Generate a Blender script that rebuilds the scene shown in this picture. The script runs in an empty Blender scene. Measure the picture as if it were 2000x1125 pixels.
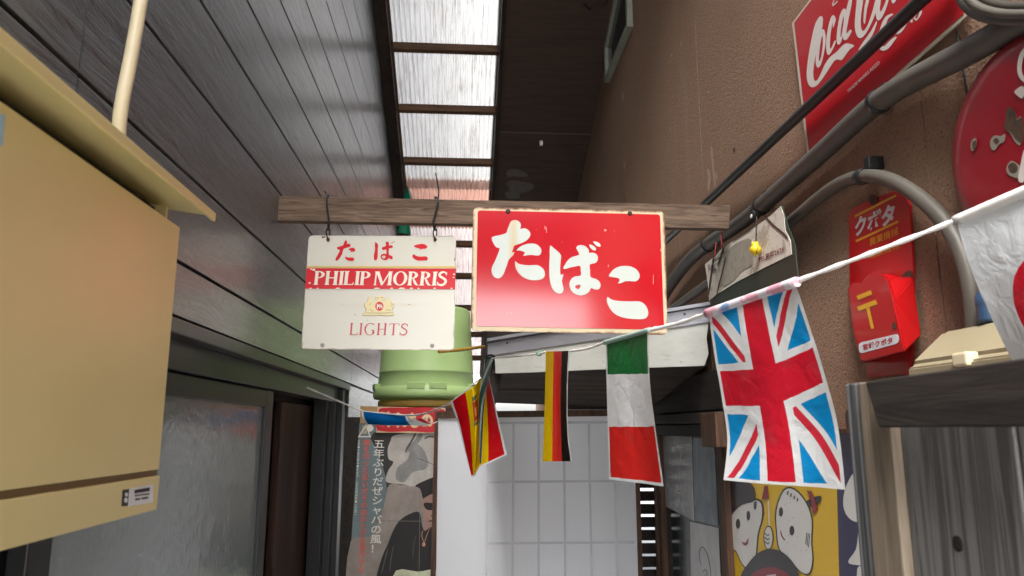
import bpy, bmesh, math, random
from mathutils import Vector, Matrix
from mathutils.geometry import tessellate_polygon
random.seed(7)
SC = bpy.context.scene
COL = SC.collection

# ------------------------------------------------------------------ camera
FPX, CX, CY, EYE = 1440.0, 1000.0, 562.5, 1.5
TILT = math.atan((835 - CY) / FPX)
YAW = math.atan((CX - 905) / FPX * math.cos(TILT))
cam = bpy.data.cameras.new('camera'); cam_o = bpy.data.objects.new('camera', cam); COL.objects.link(cam_o)
cam.sensor_width = 36; cam.lens = 36 * FPX / 2000
cam.clip_start = 0.02; cam.clip_end = 500
cam_o.location = (0, 0, EYE)
cam_o.rotation_euler = (math.pi / 2 + TILT, 0, -YAW)
cam.dof.use_dof = True; cam.dof.focus_distance = 2.35; cam.dof.aperture_fstop = 9.0
SC.camera = cam_o

# ------------------------------------------------------------------ sky, sun, exposure
SUN_EL, SUN_AZ = 58, 200
world = bpy.data.worlds.new('World'); SC.world = world; world.use_nodes = True
wn = world.node_tree; wn.nodes.clear()
sky = wn.nodes.new('ShaderNodeTexSky'); sky.sky_type = 'NISHITA'; sky.sun_disc = False
sky.sun_elevation = math.radians(SUN_EL); sky.sun_rotation = math.radians(SUN_AZ)
sky.air_density = 1.0; sky.dust_density = 4.0; sky.ozone_density = 1.0
hs = wn.nodes.new('ShaderNodeHueSaturation'); hs.inputs['Saturation'].default_value = 0.30
bg = wn.nodes.new('ShaderNodeBackground'); bg.inputs[1].default_value = 0.15
wo = wn.nodes.new('ShaderNodeOutputWorld')
wn.links.new(sky.outputs[0], hs.inputs['Color']); wn.links.new(hs.outputs[0], bg.inputs[0]); wn.links.new(bg.outputs[0], wo.inputs[0])
sun = bpy.data.lights.new('sun', 'SUN'); sun.energy = 1.2; sun.angle = math.radians(25); sun.color = (1, .97, .93)
sun_o = bpy.data.objects.new('sun', sun); COL.objects.link(sun_o); sun_o.location = (0, -3, 9)
_az = math.radians(SUN_AZ)
_sd = Vector((math.sin(_az) * math.cos(math.radians(SUN_EL)), math.cos(_az) * math.cos(math.radians(SUN_EL)), math.sin(math.radians(SUN_EL))))
sun_o.rotation_euler = _sd.to_track_quat('Z', 'Y').to_euler()
vs = SC.view_settings
vs.view_transform = 'Standard'; vs.look = 'None'; vs.exposure = 2.52; vs.gamma = 1; vs.use_curve_mapping = False
SC.render.engine = 'CYCLES'
SC.cycles.use_denoising = True
SC.cycles.max_bounces = 10; SC.cycles.diffuse_bounces = 6; SC.cycles.transmission_bounces = 6
SC.cycles.sample_clamp_indirect = 6.0

# ------------------------------------------------------------------ measuring: photo sight lines met with real planes
_F = Vector((math.sin(YAW) * math.cos(TILT), math.cos(YAW) * math.cos(TILT), math.sin(TILT)))
_R = Vector((math.cos(YAW), -math.sin(YAW), 0)); _U = _R.cross(_F)
def sight(px, py): return _F + _R * ((px - CX) / FPX) - _U * ((py - CY) / FPX)
def W(px, py, X=None, Y=None, Z=None):
    d = sight(px, py)
    k = X / d.x if X is not None else Y / d.y if Y is not None else (Z - EYE) / d.z
    return Vector((0, 0, EYE)) + d * k
def WP(px, py, p0, n):
    d = sight(px, py); o = Vector((0, 0, EYE))
    return o + d * ((p0 - o).dot(n) / d.dot(n))
class Plane:
    """a real plane: point + normal that faces the viewer's side"""
    def __init__(s, p, n): s.p = Vector(p); s.n = Vector(n).normalized()
    def at(s, px, py, off=0.0): return WP(px, py, s.p, s.n) + s.n * off
def PY(y): return Plane((0, y, 0), (0, -1, 0))
def PXR(x): return Plane((x, 0, 0), (-1, 0, 0))
def PXL(x): return Plane((x, 0, 0), (1, 0, 0))

LW, RW = -0.58, 0.93               # faces of the two houses
Z0R, MR = 5.84, 0.42               # lean-to roof: z = Z0R - MR * y
def zroof(y): return Z0R - MR * y

# ------------------------------------------------------------------ node helpers
class Ex:
    def __init__(s, nt, k): s.nt = nt; s.k = k
    def _op(s, op, *o):
        n = s.nt.nodes.new('ShaderNodeMath'); n.operation = op
        for i, v in enumerate((s,) + o):
            if isinstance(v, Ex): s.nt.links.new(v.k, n.inputs[i])
            else: n.inputs[i].default_value = v
        return Ex(s.nt, n.outputs[0])
    def __add__(s, o): return s._op('ADD', o)
    def __sub__(s, o): return s._op('SUBTRACT', o)
    def __mul__(s, o): return s._op('MULTIPLY', o)
    def lt(s, o): return s._op('LESS_THAN', o)
    def gt(s, o): return s._op('GREATER_THAN', o)
    def mn(s, o): return s._op('MINIMUM', o)
    def mx(s, o): return s._op('MAXIMUM', o)
    def ab(s): return s._op('ABSOLUTE')
    def sgn(s): return s._op('SIGN')
    def frac(s): return s._op('FRACT')
    def sin(s): return s._op('SINE')
    def ss(s, a, b, lo=0.0, hi=1.0):
        n = s.nt.nodes.new('ShaderNodeMapRange'); n.interpolation_type = 'SMOOTHSTEP'
        s.nt.links.new(s.k, n.inputs[0])
        n.inputs[1].default_value = a; n.inputs[2].default_value = b; n.inputs[3].default_value = lo; n.inputs[4].default_value = hi
        return Ex(s.nt, n.outputs[0])
def rgba(c): return (c[0], c[1], c[2], 1)
def lin(r, g, b):
    f = lambda v: (v / 255 / 12.92) if v / 255 <= .04045 else ((v / 255 + .055) / 1.055) ** 2.4
    return (f(r), f(g), f(b))
class Mt:
    """one procedural material"""
    def __init__(s, name, base, rough=.5, metal=0.0, spec=.5, coat=0.0):
        s.m = bpy.data.materials.new(name); s.m.use_nodes = True; s.nt = s.m.node_tree
        s.p = s.nt.nodes['Principled BSDF']; s.out = s.nt.nodes['Material Output']
        s.set('Roughness', rough); s.set('Metallic', metal); s.set('Specular IOR Level', spec); s.set('Coat Weight', coat)
        s.c = base; s.col(base); s.tc = None; s.hsrc = None
    def set(s, k, v):
        if isinstance(v, Ex): s.nt.links.new(v.k, s.p.inputs[k])
        else: s.p.inputs[k].default_value = v
        return s
    def col(s, c):
        s.c = c
        if isinstance(c, tuple): s.p.inputs['Base Color'].default_value = rgba(c)
        else: s.nt.links.new(c, s.p.inputs['Base Color'])
        return s
    def coord(s, kind='Object'):
        if s.tc is None: s.tc = s.nt.nodes.new('ShaderNodeTexCoord')
        return s.tc.outputs[kind]
    def vec(s, kind='Object', scale=(1, 1, 1), rot=(0, 0, 0)):
        n = s.nt.nodes.new('ShaderNodeMapping'); s.nt.links.new(s.coord(kind), n.inputs[0])
        n.inputs['Scale'].default_value = scale; n.inputs['Rotation'].default_value = rot
        return n.outputs[0]
    def noise(s, scale, stretch=(1, 1, 1), detail=4, rough=.55, dist=0.0, kind='Object', rot=(0, 0, 0)):
        n = s.nt.nodes.new('ShaderNodeTexNoise'); s.nt.links.new(s.vec(kind, stretch, rot), n.inputs['Vector'])
        n.inputs['Scale'].default_value = scale; n.inputs['Detail'].default_value = detail
        n.inputs['Roughness'].default_value = rough; n.inputs['Distortion'].default_value = dist
        return Ex(s.nt, n.outputs[0])
    def voro(s, scale, stretch=(1, 1, 1)):
        n = s.nt.nodes.new('ShaderNodeTexVoronoi'); s.nt.links.new(s.vec('Object', stretch), n.inputs['Vector']); n.inputs['Scale'].default_value = scale
        return Ex(s.nt, n.outputs['Distance'])
    def xyz(s, kind='Object'):
        n = s.nt.nodes.new('ShaderNodeSeparateXYZ'); s.nt.links.new(s.coord(kind), n.inputs[0])
        return [Ex(s.nt, o) for o in n.outputs]
    def mix(s, fac, b, mode='MIX'):
        n = s.nt.nodes.new('ShaderNodeMix'); n.data_type = 'RGBA'; n.blend_type = mode
        if isinstance(fac, Ex): s.nt.links.new(fac.k, n.inputs[0])
        else: n.inputs[0].default_value = fac
        for i, c in ((6, s.c), (7, b)):
            if isinstance(c, tuple): n.inputs[i].default_value = rgba(c)
            else: s.nt.links.new(c, n.inputs[i])
        return s.col(n.outputs[2])
    def bump(s, h, strength=.3, dist=.01):
        n = s.nt.nodes.new('ShaderNodeBump'); n.inputs['Strength'].default_value = strength; n.inputs['Distance'].default_value = dist
        s.nt.links.new(h.k, n.inputs['Height'])
        if s.hsrc is not None: s.nt.links.new(s.hsrc, n.inputs['Normal'])
        s.hsrc = n.outputs[0]; s.nt.links.new(s.hsrc, s.p.inputs['Normal']); return s
    def translucent(s, amount, tint=None):
        t = s.nt.nodes.new('ShaderNodeBsdfTranslucent')
        c = tint if tint is not None else s.c
        if isinstance(c, tuple): t.inputs[0].default_value = rgba(c)
        else: s.nt.links.new(c, t.inputs[0])
        x = s.nt.nodes.new('ShaderNodeMixShader'); x.inputs[0].default_value = amount
        s.nt.links.new(s.p.outputs[0], x.inputs[1]); s.nt.links.new(t.outputs[0], x.inputs[2]); s.nt.links.new(x.outputs[0], s.out.inputs[0])
        return s

# ------------------------------------------------------------------ mesh helpers
def mesh_obj(name, verts, faces, mat, parent=None, uvs=None, smooth=False):
    me = bpy.data.meshes.new(name); me.from_pydata([tuple(v) for v in verts], [], faces)
    if uvs:
        ul = me.uv_layers.new(name='UVMap')
        for p in me.polygons:
            for li in p.loop_indices: ul.data[li].uv = uvs[me.loops[li].vertex_index]
    if smooth:
        for p in me.polygons: p.use_smooth = True
    me.materials.append(mat.m if isinstance(mat, Mt) else mat)
    me.update()
    o = bpy.data.objects.new(name, me); COL.objects.link(o)
    if parent is not None: put(o, parent)
    return o
def put(o, parent):
    o.parent = parent; o.matrix_parent_inverse = Matrix.Translation(parent.location).inverted() if parent.type == 'EMPTY' else Matrix.Identity(4)
def tag(o, label, cat=None, group=None, kind=None):
    o['label'] = label
    if cat: o['category'] = cat
    if group: o['group'] = group
    if kind: o['kind'] = kind
    return o
def thing(name, label, cat, loc, group=None):
    o = bpy.data.objects.new(name, None); COL.objects.link(o); o.location = loc; o.empty_display_size = .05
    return tag(o, label, cat, group)
class MB:
    def __init__(s): s.bm = bmesh.new()
    def hull8(s, P):
        v = [s.bm.verts.new(p) for p in P]
        for f in ((0, 3, 2, 1), (4, 5, 6, 7), (0, 1, 5, 4), (1, 2, 6, 5), (2, 3, 7, 6), (3, 0, 4, 7)): s.bm.faces.new([v[i] for i in f])
        return s
    def box(s, x0, x1, y0, y1, z0, z1):
        return s.hull8([(x0, y0, z0), (x1, y0, z0), (x1, y1, z0), (x0, y1, z0), (x0, y0, z1), (x1, y0, z1), (x1, y1, z1), (x0, y1, z1)])
    def tube(s, pts, r, n=10, close=False, caps=True):
        pts = [Vector(p) for p in pts]; N = len(pts); rings = []
        up = Vector((0, 0, 1)); prev = None
        for i, p in enumerate(pts):
            if close: t = pts[(i + 1) % N] - pts[i - 1]
            else: t = pts[min(i + 1, N - 1)] - pts[max(i - 1, 0)]
            t.normalize()
            a = prev - t * prev.dot(t) if prev is not None else (up.cross(t) if abs(t.z) < .95 else Vector((1, 0, 0)).cross(t))
            a.normalize(); prev = a; b = t.cross(a)
            rr = r[i] if isinstance(r, (list, tuple)) else r
            rings.append([s.bm.verts.new(p + (a * math.cos(2 * math.pi * k / n) + b * math.sin(2 * math.pi * k / n)) * rr) for k in range(n)])
        for i in range(N if close else N - 1):
            A, B = rings[i], rings[(i + 1) % N]
            for k in range(n): s.bm.faces.new((A[k], A[(k + 1) % n], B[(k + 1) % n], B[k])).smooth = True
        if caps and not close:
            s.bm.faces.new(rings[0][::-1]); s.bm.faces.new(rings[-1])
        return s
    def lathe(s, c, prof, n=40):
        rings = [[s.bm.verts.new((c[0] + r * math.cos(2 * math.pi * k / n), c[1] + r * math.sin(2 * math.pi * k / n), c[2] + z)) for k in range(n)] for r, z in prof]
        for A, B in zip(rings, rings[1:]):
            for k in range(n): s.bm.faces.new((A[k], A[(k + 1) % n], B[(k + 1) % n], B[k])).smooth = True
        return s
    def disc(s, c, n, r, h, seg=16):
        """a low round head standing on the surface along n"""
        n = Vector(n).normalized(); a = n.orthogonal().normalized(); b = n.cross(a); c = Vector(c)
        R = [[s.bm.verts.new(c + (a * math.cos(2 * math.pi * k / seg) + b * math.sin(2 * math.pi * k / seg)) * rr + n * hh) for k in range(seg)] for rr, hh in ((r, 0), (r, h * .5), (r * .7, h))]
        for A, B in zip(R, R[1:]):
            for k in range(seg): s.bm.faces.new((A[k], A[(k + 1) % seg], B[(k + 1) % seg], B[k]))
        s.bm.faces.new(R[2]); return s
    def build(s, name, mat, parent=None, bevel=0.0, seg=2, smooth=False):
        bmesh.ops.recalc_face_normals(s.bm, faces=s.bm.faces[:])
        if bevel: bmesh.ops.bevel(s.bm, geom=s.bm.edges[:], offset=bevel, segments=seg, affect='EDGES', profile=.6, clamp_overlap=True)
        me = bpy.data.meshes.new(name); s.bm.to_mesh(me); s.bm.free()
        me.materials.append(mat.m)
        if smooth:
            for p in me.polygons: p.use_smooth = True
        o = bpy.data.objects.new(name, me); COL.objects.link(o)
        if parent is not None: put(o, parent)
        return o
def cat(pts, n=4, close=False):
    """Catmull-Rom through pts (tuples of any length)"""
    P = [tuple(p) for p in pts]; N = len(P); out = []
    g = (lambda i: P[i % N]) if close else (lambda i: P[max(0, min(N - 1, i))])
    for i in range(N if close else N - 1):
        a, b, c, d = g(i - 1), g(i), g(i + 1), g(i + 2)
        for k in range(n):
            t = k / n
            out.append(tuple(.5 * (2 * q + (r - p) * t + (2 * p - 5 * q + 4 * r - w) * t * t + (3 * q - p - 3 * r + w) * t ** 3) for p, q, r, w in zip(a, b, c, d)))
    if not close: out.append(P[-1])
    return out
_eps = [0]
def slab(name, loops, plane, off, thick, mat, parent=None, uv=True):
    """polygon(s) given by photo points on a real plane, as a slab: its face stands `off` before the plane"""
    V, F, UV = [], [], []
    for L in loops:
        L3 = [[plane.at(x, y, off) for x, y in ring] for ring in (L if isinstance(L[0], list) else [L])]
        tri = tessellate_polygon(L3); b = len(V); flat = [p for r in L3 for p in r]
        V += flat; n = len(flat); V += [p - plane.n * thick for p in flat]
        for t in tri:
            nn = (flat[t[1]] - flat[t[0]]).cross(flat[t[2]] - flat[t[0]])
            t = t if nn.dot(plane.n) > 0 else t[::-1]
            F.append(tuple(b + i for i in t)); F.append(tuple(b + n + i for i in t[::-1]))
        k = 0
        for r in L3:
            for i in range(len(r)):
                j = (i + 1) % len(r); F.append((b + k + i, b + k + j, b + n + k + j, b + n + k + i))
            k += len(r)
    up = Vector((0, 0, 1)); ua = plane.n.cross(up) * -1; ua.normalize()
    us = [v.dot(ua) for v in V]; zs = [v.z for v in V]
    u0, u1, z0, z1 = min(us), max(us), min(zs), max(zs)
    o = mesh_obj(name, V, F, mat, parent, [((u - u0) / max(1e-6, u1 - u0), (z - z0) / max(1e-6, z1 - z0)) for u, z in zip(us, zs)])
    bm = bmesh.new(); bm.from_mesh(o.data); bmesh.ops.recalc_face_normals(bm, faces=bm.faces[:]); bm.to_mesh(o.data); bm.free()
    return o
def printed(name, loops, plane, off, mat, parent):
    """flat paint: thin film just proud of the surface; later pieces a hair higher"""
    V, F = [], []
    for L in loops:
        _eps[0] = (_eps[0] + 1) % 12
        e = off + _eps[0] * 2e-5
        L3 = [[plane.at(x, y, e) for x, y in ring] for ring in (L if isinstance(L[0], list) else [L])]
        b = len(V); flat = [p for r in L3 for p in r]; V += flat
        for t in tessellate_polygon(L3):
            nn = (flat[t[1]] - flat[t[0]]).cross(flat[t[2]] - flat[t[0]])
            t = t if nn.dot(plane.n) > 0 else t[::-1]
            F.append(tuple(b + i for i in t))
    return mesh_obj(name, V, F, mat, parent)
def each(name, loops, plane, off, mat, parent):
    for L in loops: printed(name, [L], plane, off, mat, parent)
def grow(L, k): 
    cx_ = sum(p[0] for p in L) / len(L); cy2 = sum(p[1] for p in L) / len(L); return [(cx_ + (x - cx_) * k[0], cy2 + (y - cy2) * k[1]) for x, y in L]
def crop(pts, x0, y0, s): return [(x0 + x / s, y0 + y / s) for x, y in pts]
def rrect(c, r=8, n=4):
    """rounded quad from 4 photo corners"""
    out = []
    for i in range(4):
        p, a, b = Vector(c[i]), Vector(c[i - 1]), Vector(c[(i + 1) % 4])
        q0 = p + (a - p).normalized() * r; q1 = p + (b - p).normalized() * r
        for k in range(n + 1):
            t = k / n; out.append(tuple((1 - t) ** 2 * q0 + 2 * t * (1 - t) * p + t * t * q1))
    return out
def ellipse(cx, cy, rx, ry, n=28, rot=0):
    c, s = math.cos(rot), math.sin(rot)
    return [(cx + rx * math.cos(t) * c - ry * math.sin(t) * s, cy + rx * math.cos(t) * s + ry * math.sin(t) * c) for t in [2 * math.pi * k / n for k in range(n)]]
def stroke(pts, w, n=5, close=False, taper=True):
    """a brushed line of width w as an outline polygon (photo points)"""
    P = [Vector(p) for p in cat(pts, n, close)]; L, R_ = [], []
    for i, p in enumerate(P):
        t = (P[min(i + 1, len(P) - 1)] - P[max(i - 1, 0)])
        t = t.normalized() if t.length > 0 else Vector((1, 0))
        q = Vector((-t.y, t.x)); f = i / (len(P) - 1)
        ww = w * .5 * ((.35 + .65 * min(1, 5 * f, 5 * (1 - f))) if taper and not close else 1)
        L.append(tuple(p + q * ww)); R_.append(tuple(p - q * ww))
    if close: return [L, R_[::-1]]
    return L + R_[::-1]
_texts = []
def writing(name, body, plane, off, p0, p1, p2, mat, parent, bold=0.0, vertical=False, line=1.0):
    """lettering whose bounding box fills the parallelogram p0 (bottom left), p1 (bottom right), p2 (top left), photo points on the plane"""
    cu = bpy.data.curves.new(name, 'FONT'); cu.body = '\n'.join(body) if vertical else body
    cu.size = 1; cu.offset = bold; cu.space_line = line; cu.resolution_u = 3; cu.align_x = 'CENTER' if vertical else 'LEFT'
    o = bpy.data.objects.new('text_tmp', cu); COL.objects.link(o)
    a, b, c = [plane.at(x, y, off) for x, y in (p0, p1, p2)]
    _texts.append((o, name, a, b, c, mat, parent))
def flush_texts():
    dg = bpy.context.evaluated_depsgraph_get(); dg.update()
    for o, name, a, b, c, mat, parent in _texts:
        me = bpy.data.meshes.new_from_object(o.evaluated_get(dg)); me.name = name
        if len(me.vertices):
            xs = [v.co.x for v in me.vertices]; ys = [v.co.y for v in me.vertices]
            x0, x1, y0, y1 = min(xs), max(xs), min(ys), max(ys)
            for v in me.vertices:
                u = (v.co.x - x0) / (x1 - x0); w = (v.co.y - y0) / (y1 - y0)
                v.co = a + (b - a) * u + (c - a) * w
        me.materials.clear(); me.materials.append(mat.m)
        n = bpy.data.objects.new(name, me); COL.objects.link(n); put(n, parent)
    for o, *_ in _texts:
        cu = o.data; bpy.data.objects.remove(o); bpy.data.curves.remove(cu)
def patch(name, cols, mat, parent, nu=24, nv=36, ripple=None, thick=0.0):
    """a hanging sheet: cols = edge-to-edge list of (u, [points]); spline both ways; uv u across, v down"""
    C = []
    for u, pts in cols:
        q = cat(pts, 12); m = len(q) - 1
        fx = [i * m / nv for i in range(nv + 1)]
        C.append((u, [Vector(q[int(f)]).lerp(Vector(q[min(m, int(f) + 1)]), f - int(f)) for f in fx]))
    V, UV, F = [], [], []
    for j in range(nv + 1):
        row = [(u, *c[j]) for u, c in C]
        for i in range(nu + 1):
            t = i / nu; k = max(i_ for i_ in range(len(row) - 1) if row[i_][0] <= t + 1e-9)
            a, b = row[k], row[k + 1]; f = (t - a[0]) / (b[0] - a[0])
            p = Vector(a[1:]).lerp(Vector(b[1:]), f)
            if ripple: p = p + ripple(t, j / nv)
            V.append(p); UV.append((t, 1 - j / nv))
    for j in range(nv):
        for i in range(nu):
            a = j * (nu + 1) + i; F.append((a, a + 1, a + nu + 2, a + nu + 1))
    return mesh_obj(name, V, F, mat, parent, UV, smooth=True)

# ------------------------------------------------------------------ materials
def wood(name, base, dark, scale=6, along='x', rough=.7, strength=.35):
    m = Mt(name, base, rough, spec=.25)
    st = {'x': (.08, 1, 1), 'y': (1, .08, 1), 'z': (1, 1, .08)}[along]
    g = m.noise(scale * 9, st, 6, .65, 1.2); m.mix(g.ss(.35, .68), dark)
    big = m.noise(scale * .6, st, 3); m.mix(big.ss(.4, .75) * .55, tuple(v * .6 for v in dark))
    m.bump(g, strength, .004); return m
def paint(name, base, rough=.45, var=.12, scale=6, bump=.08, spec=.5):
    m = Mt(name, base, rough, spec=spec)
    n = m.noise(scale, detail=6, rough=.65); m.mix(n.ss(.35, .75) * var, tuple(v * .45 for v in base))
    m.bump(m.noise(scale * 8, detail=4), bump, .002); return m
M = {}
# charcoal fibre-cement siding with pressed wood grain
m = Mt('charcoal siding', (.042, .053, .064), .30, spec=1.0, coat=1.0); m.set('Coat Roughness', .27)
g = m.noise(40, (1, .13, 1), 6, .66, 1.1); n2 = m.noise(2.0, (1, .35, 1), 5, .6)
m.mix(g.ss(.44, .60) * .85, (.012, .014, .017)); m.mix(g.ss(.30, .40, 1, 0) * .4, (.13, .14, .15)); m.mix(n2.ss(.42, .75) * .45, (.080, .086, .092))
m.mix(m.noise(14, (1, .12, 1), 5, .7).ss(.62, .74) * .3, (.10, .09, .08))
m.set('Roughness', n2.ss(.3, .7, .28, .44)); m.bump(g, 1.0, .014); M['siding'] = m
m = Mt('black door metal', (.018, .0185, .020), .38, .2, .5); m.bump(m.noise(40), .03, .002); M['darkmetal'] = m
m = Mt('bronze trim', (.040, .040, .037), .36, .5, .5); m.mix(m.noise(5).ss(.4, .7) * .4, (.024, .025, .023)); M['trim'] = m
# sprayed brown stucco
m = Mt('brown stucco', (.315, .196, .133), .9, spec=.15)
s1 = m.noise(210, detail=3, rough=.6); s2 = m.noise(120, detail=3); s3 = m.noise(1.3, (1, 1, .5), 5, .6)
m.mix(s3.ss(.4, .72) * .55, (.255, .155, .104)); m.mix(s1.ss(.57, .64) * .75, (.075, .046, .032)); m.mix(s1.ss(.28, .36, 1, 0) * .35, (.48, .31, .20))
m.mix(m.noise(1.6, (1, 3.2, .35), 5, .65).ss(.56, .75) * .35, (.40, .26, .17))
m.mix(m.noise(9, (1, 1.5, .12), 4, .7).ss(.66, .74) * .25, (.38, .31, .25))
m.mix(m.noise(.9, (1, 1, .8), 6, .7).ss(.5, .62) * .3, (.20, .125, .085)); m.bump(s2 * .6 + s1 * .7, .75, .006); M['stucco'] = m
m = Mt('smooth stucco seam', (.09, .058, .04), .9); M['seam'] = m
m = Mt('dark soffit plywood', (.088, .056, .041), .6, spec=.3)
m.mix(m.noise(30, (.12, 1, 1), 5, .6).ss(.4, .7) * .6, (.050, .033, .025)); m.mix(m.noise(1.7, detail=5).ss(.55, .75) * .5, (.13, .09, .065)); M['soffit'] = m
M['rafter'] = wood('dark rafter', (.055, .036, .026), (.022, .015, .012), 5, 'y', .65)
M['purlin'] = wood('brown purlin', (.17, .092, .05), (.075, .04, .024), 6, 'x', .7)
def sheet_mat(name, tr, tint, streak):
    m = Mt(name, tint, .45, spec=.3)
    st = m.noise(95, (1, .045, .045), 5, .7, .4); fine = m.noise(220, (1, .15, .15), 4, .7)
    blot = m.noise(6, (1, .35, .35), 6, .7)
    mask = st.ss(.46, .64) * blot.ss(.34, .58) ; m.mix(mask * .6, streak)
    m.mix(fine.ss(.58, .75) * blot.ss(.4, .6) * .6, tuple(v * .55 for v in streak))
    t = m.nt.nodes.new('ShaderNodeBsdfTranslucent'); m.nt.links.new(m.c, t.inputs[0])
    x = m.nt.nodes.new('ShaderNodeMixShader'); x.inputs[0].default_value = tr
    m.nt.links.new(m.p.outputs[0], x.inputs[1]); m.nt.links.new(t.outputs[0], x.inputs[2]); m.nt.links.new(x.outputs[0], m.out.inputs[0])
    return m
M['sheet'] = sheet_mat('weathered clear corrugated plastic', .85, (.54, .55, .55), (.18, .165, .14))
M['pinksheet'] = sheet_mat('faded reddish corrugated plastic', .75, (.60, .36, .29), (.34, .17, .13))
M['palesheet'] = sheet_mat('pale rosy corrugated plastic', .8, (.72, .66, .65), (.34, .24, .22))
M['beam'] = wood('grey brown weathered beam', (.20, .138, .096), (.070, .044, .030), 9, 'x', .75, .5)
M['blackwood'] = wood('nearly black wood', (.034, .027, .023), (.014, .011, .010), 5, 'y', .6)
M['brownwood'] = wood('reddish brown wood', (.060, .026, .015), (.020, .009, .007), 4, 'z', .45)
M['framewood'] = wood('brown frame wood', (.110, .058, .034), (.045, .024, .016), 5, 'z', .55)
m = Mt('frosted glass', (.180, .225, .232), .07, spec=1.0)
w1 = m.noise(16, (1, .5, 1), 3, .5, .4); w2 = m.noise(75, (1, 1, .6), 3)
m.bump(w1 * .8 + w2 * .25, .35, .012); M['frost'] = m
m = Mt('dark window glass', (.030, .040, .045), .12, spec=.6); m.bump(m.noise(9), .1, .01); M['glass'] = m
m = Mt('plastic film', (.32, .33, .34), .12, spec=.7); m.mix(m.noise(7).ss(.4, .7) * .4, (.17, .18, .19)); m.bump(m.noise(26, (1, 1, .5), 5, .6, 1.5), .6, .01); M['film'] = m
m = Mt('old paper', (.42, .42, .43), .75); m.mix(m.noise(14, detail=6).ss(.45, .7) * .4, (.28, .28, .29)); M['paper'] = m
m = Mt('blue grey pane', (.13, .17, .20), .2, spec=.6); m.mix(m.noise(12, (1, 1, .5), 5, .6, 2).ss(.42, .6) * .7, (.07, .09, .11)); M['bluepane'] = m
# concrete
m = Mt('alley concrete', (.42, .41, .39), .9); m.mix(m.noise(3, detail=6).ss(.4, .7) * .6, (.22, .21, .20)); m.bump(m.noise(60), .3, .005); M['concrete'] = m
m = Mt('plain house mass', (.12, .10, .085), .9); m.mix(m.noise(2).ss(.4, .7) * .4, (.08, .07, .06)); M['mass'] = m

# ------------------------------------------------------------------ ground
g = MB(); g.box(-40, 40, -40, 40, -.2, 0); tag(g.build('ground', M['concrete']), 'grey concrete alley floor', kind='structure')

# ------------------------------------------------------------------ house with charcoal siding (behind the gold letter box)
Y0, Y1 = -1.0, 9.6
hs_l = thing('siding_house', 'house with charcoal wood-grain siding boards and frosted sliding door', 'house', (LW - .5, 4, 0))
zs = [1.683, 1.719, 1.831, 2.019, 2.218, 2.411, 2.603, 2.797, 3.0, 3.212, 3.42, 3.62]
while zs[-1] < 6.2: zs.append(zs[-1] + .204)
JO = [-1.0, 1.064, 3.876, 6.7, 9.6]
DOOR0, DOOR1 = -.2, 3.79
mb = MB()                                                            # core behind the boards, with the door opening left free
mb.box(LW - 3.0, LW - .016, Y0, Y1, 1.70, 6.3)
mb.box(LW - 3.0, LW - .016, DOOR1, Y1, 0, 1.70); mb.box(LW - 3.0, LW - .016, Y0, DOOR0, 0, 1.70)
mb.box(LW - 3.0, LW - 2.2, DOOR0, DOOR1, 0, 1.70)
mb.build('wall_core', M['blackwood'], hs_l)
for a, b in zip(zs[1:], zs[2:]):
    for y0, y1 in zip(JO, JO[1:]):
        if a > zroof(y0) + .5: continue
        q = MB(); q.box(LW - .0155, LW, y0 + .002, y1 - .002, a + .0035, b - .0045)
        q.build('siding_board', M['siding'], hs_l, .0022, 2)
zl = [1.716 - .205 * i for i in range(0, 9)]
for b, a in zip(zl, zl[1:]):
    q = MB(); q.box(LW - .0155, LW, DOOR1 + .03, 9.6, max(a, .02) + .004, b - .004); q.build('siding_board', M['siding'], hs_l, .003, 2)
q = MB(); q.box(LW - .03, LW + .006, DOOR0 - .05, DOOR1 + .03, 1.684, 1.7165); q.build('lintel_trim', M['trim'], hs_l, .004)
q = MB(); q.box(LW - .12, LW - .031, DOOR0 - .05, DOOR1 + .03, 1.62, 1.700); q.build('door_head', M['darkmetal'], hs_l, .003)
# jamb beside the opening: stepped dark metal
for i, (yy0, yy1, xx) in enumerate([(3.70, 3.79, .012), (3.62, 3.70, .035), (3.54, 3.62, .06)]):
    q = MB(); q.box(LW - .12, LW - xx, yy0 + .001, yy1, 0, 1.683 - .001 * i); q.build('door_jamb', M['darkmetal'], hs_l, .003)
# frosted sliding leaf
XD = LW - .045
sd = MB(); sd.box(XD - .03, XD, 2.415, 2.50, .05, 1.618); sd.box(XD - .03, XD, 1.16, 1.225, .05, 1.618)
sd.box(XD - .029, XD - .001, 1.226, 2.414, 1.565, 1.617); sd.box(XD - .029, XD - .001, 1.226, 2.414, .05, .16)
dl = sd.build('sliding_door', M['darkmetal'], hs_l, .003)
q = MB(); q.box(XD - .018, XD - .012, 1.22, 2.42, .15, 1.57); q.build('glass_pane', M['frost'], dl)
q = MB(); q.box(XD - .065, XD - .04, DOOR0, 1.30, .05, 1.617); q.build('sliding_door', M['darkmetal'], hs_l, .003)
# brown inner board standing in the dark opening
q = MB(); q.box(LW - .16, LW - .13, 2.98, 3.60, 0, 1.60); q.build('inner_board', M['brownwood'], hs_l, .004)
q = MB(); q.box(LW - .19, LW - .165, 2.5, 3.7, 0, 1.66); q.build('inner_panel', M['blackwood'], hs_l, .002)

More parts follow.
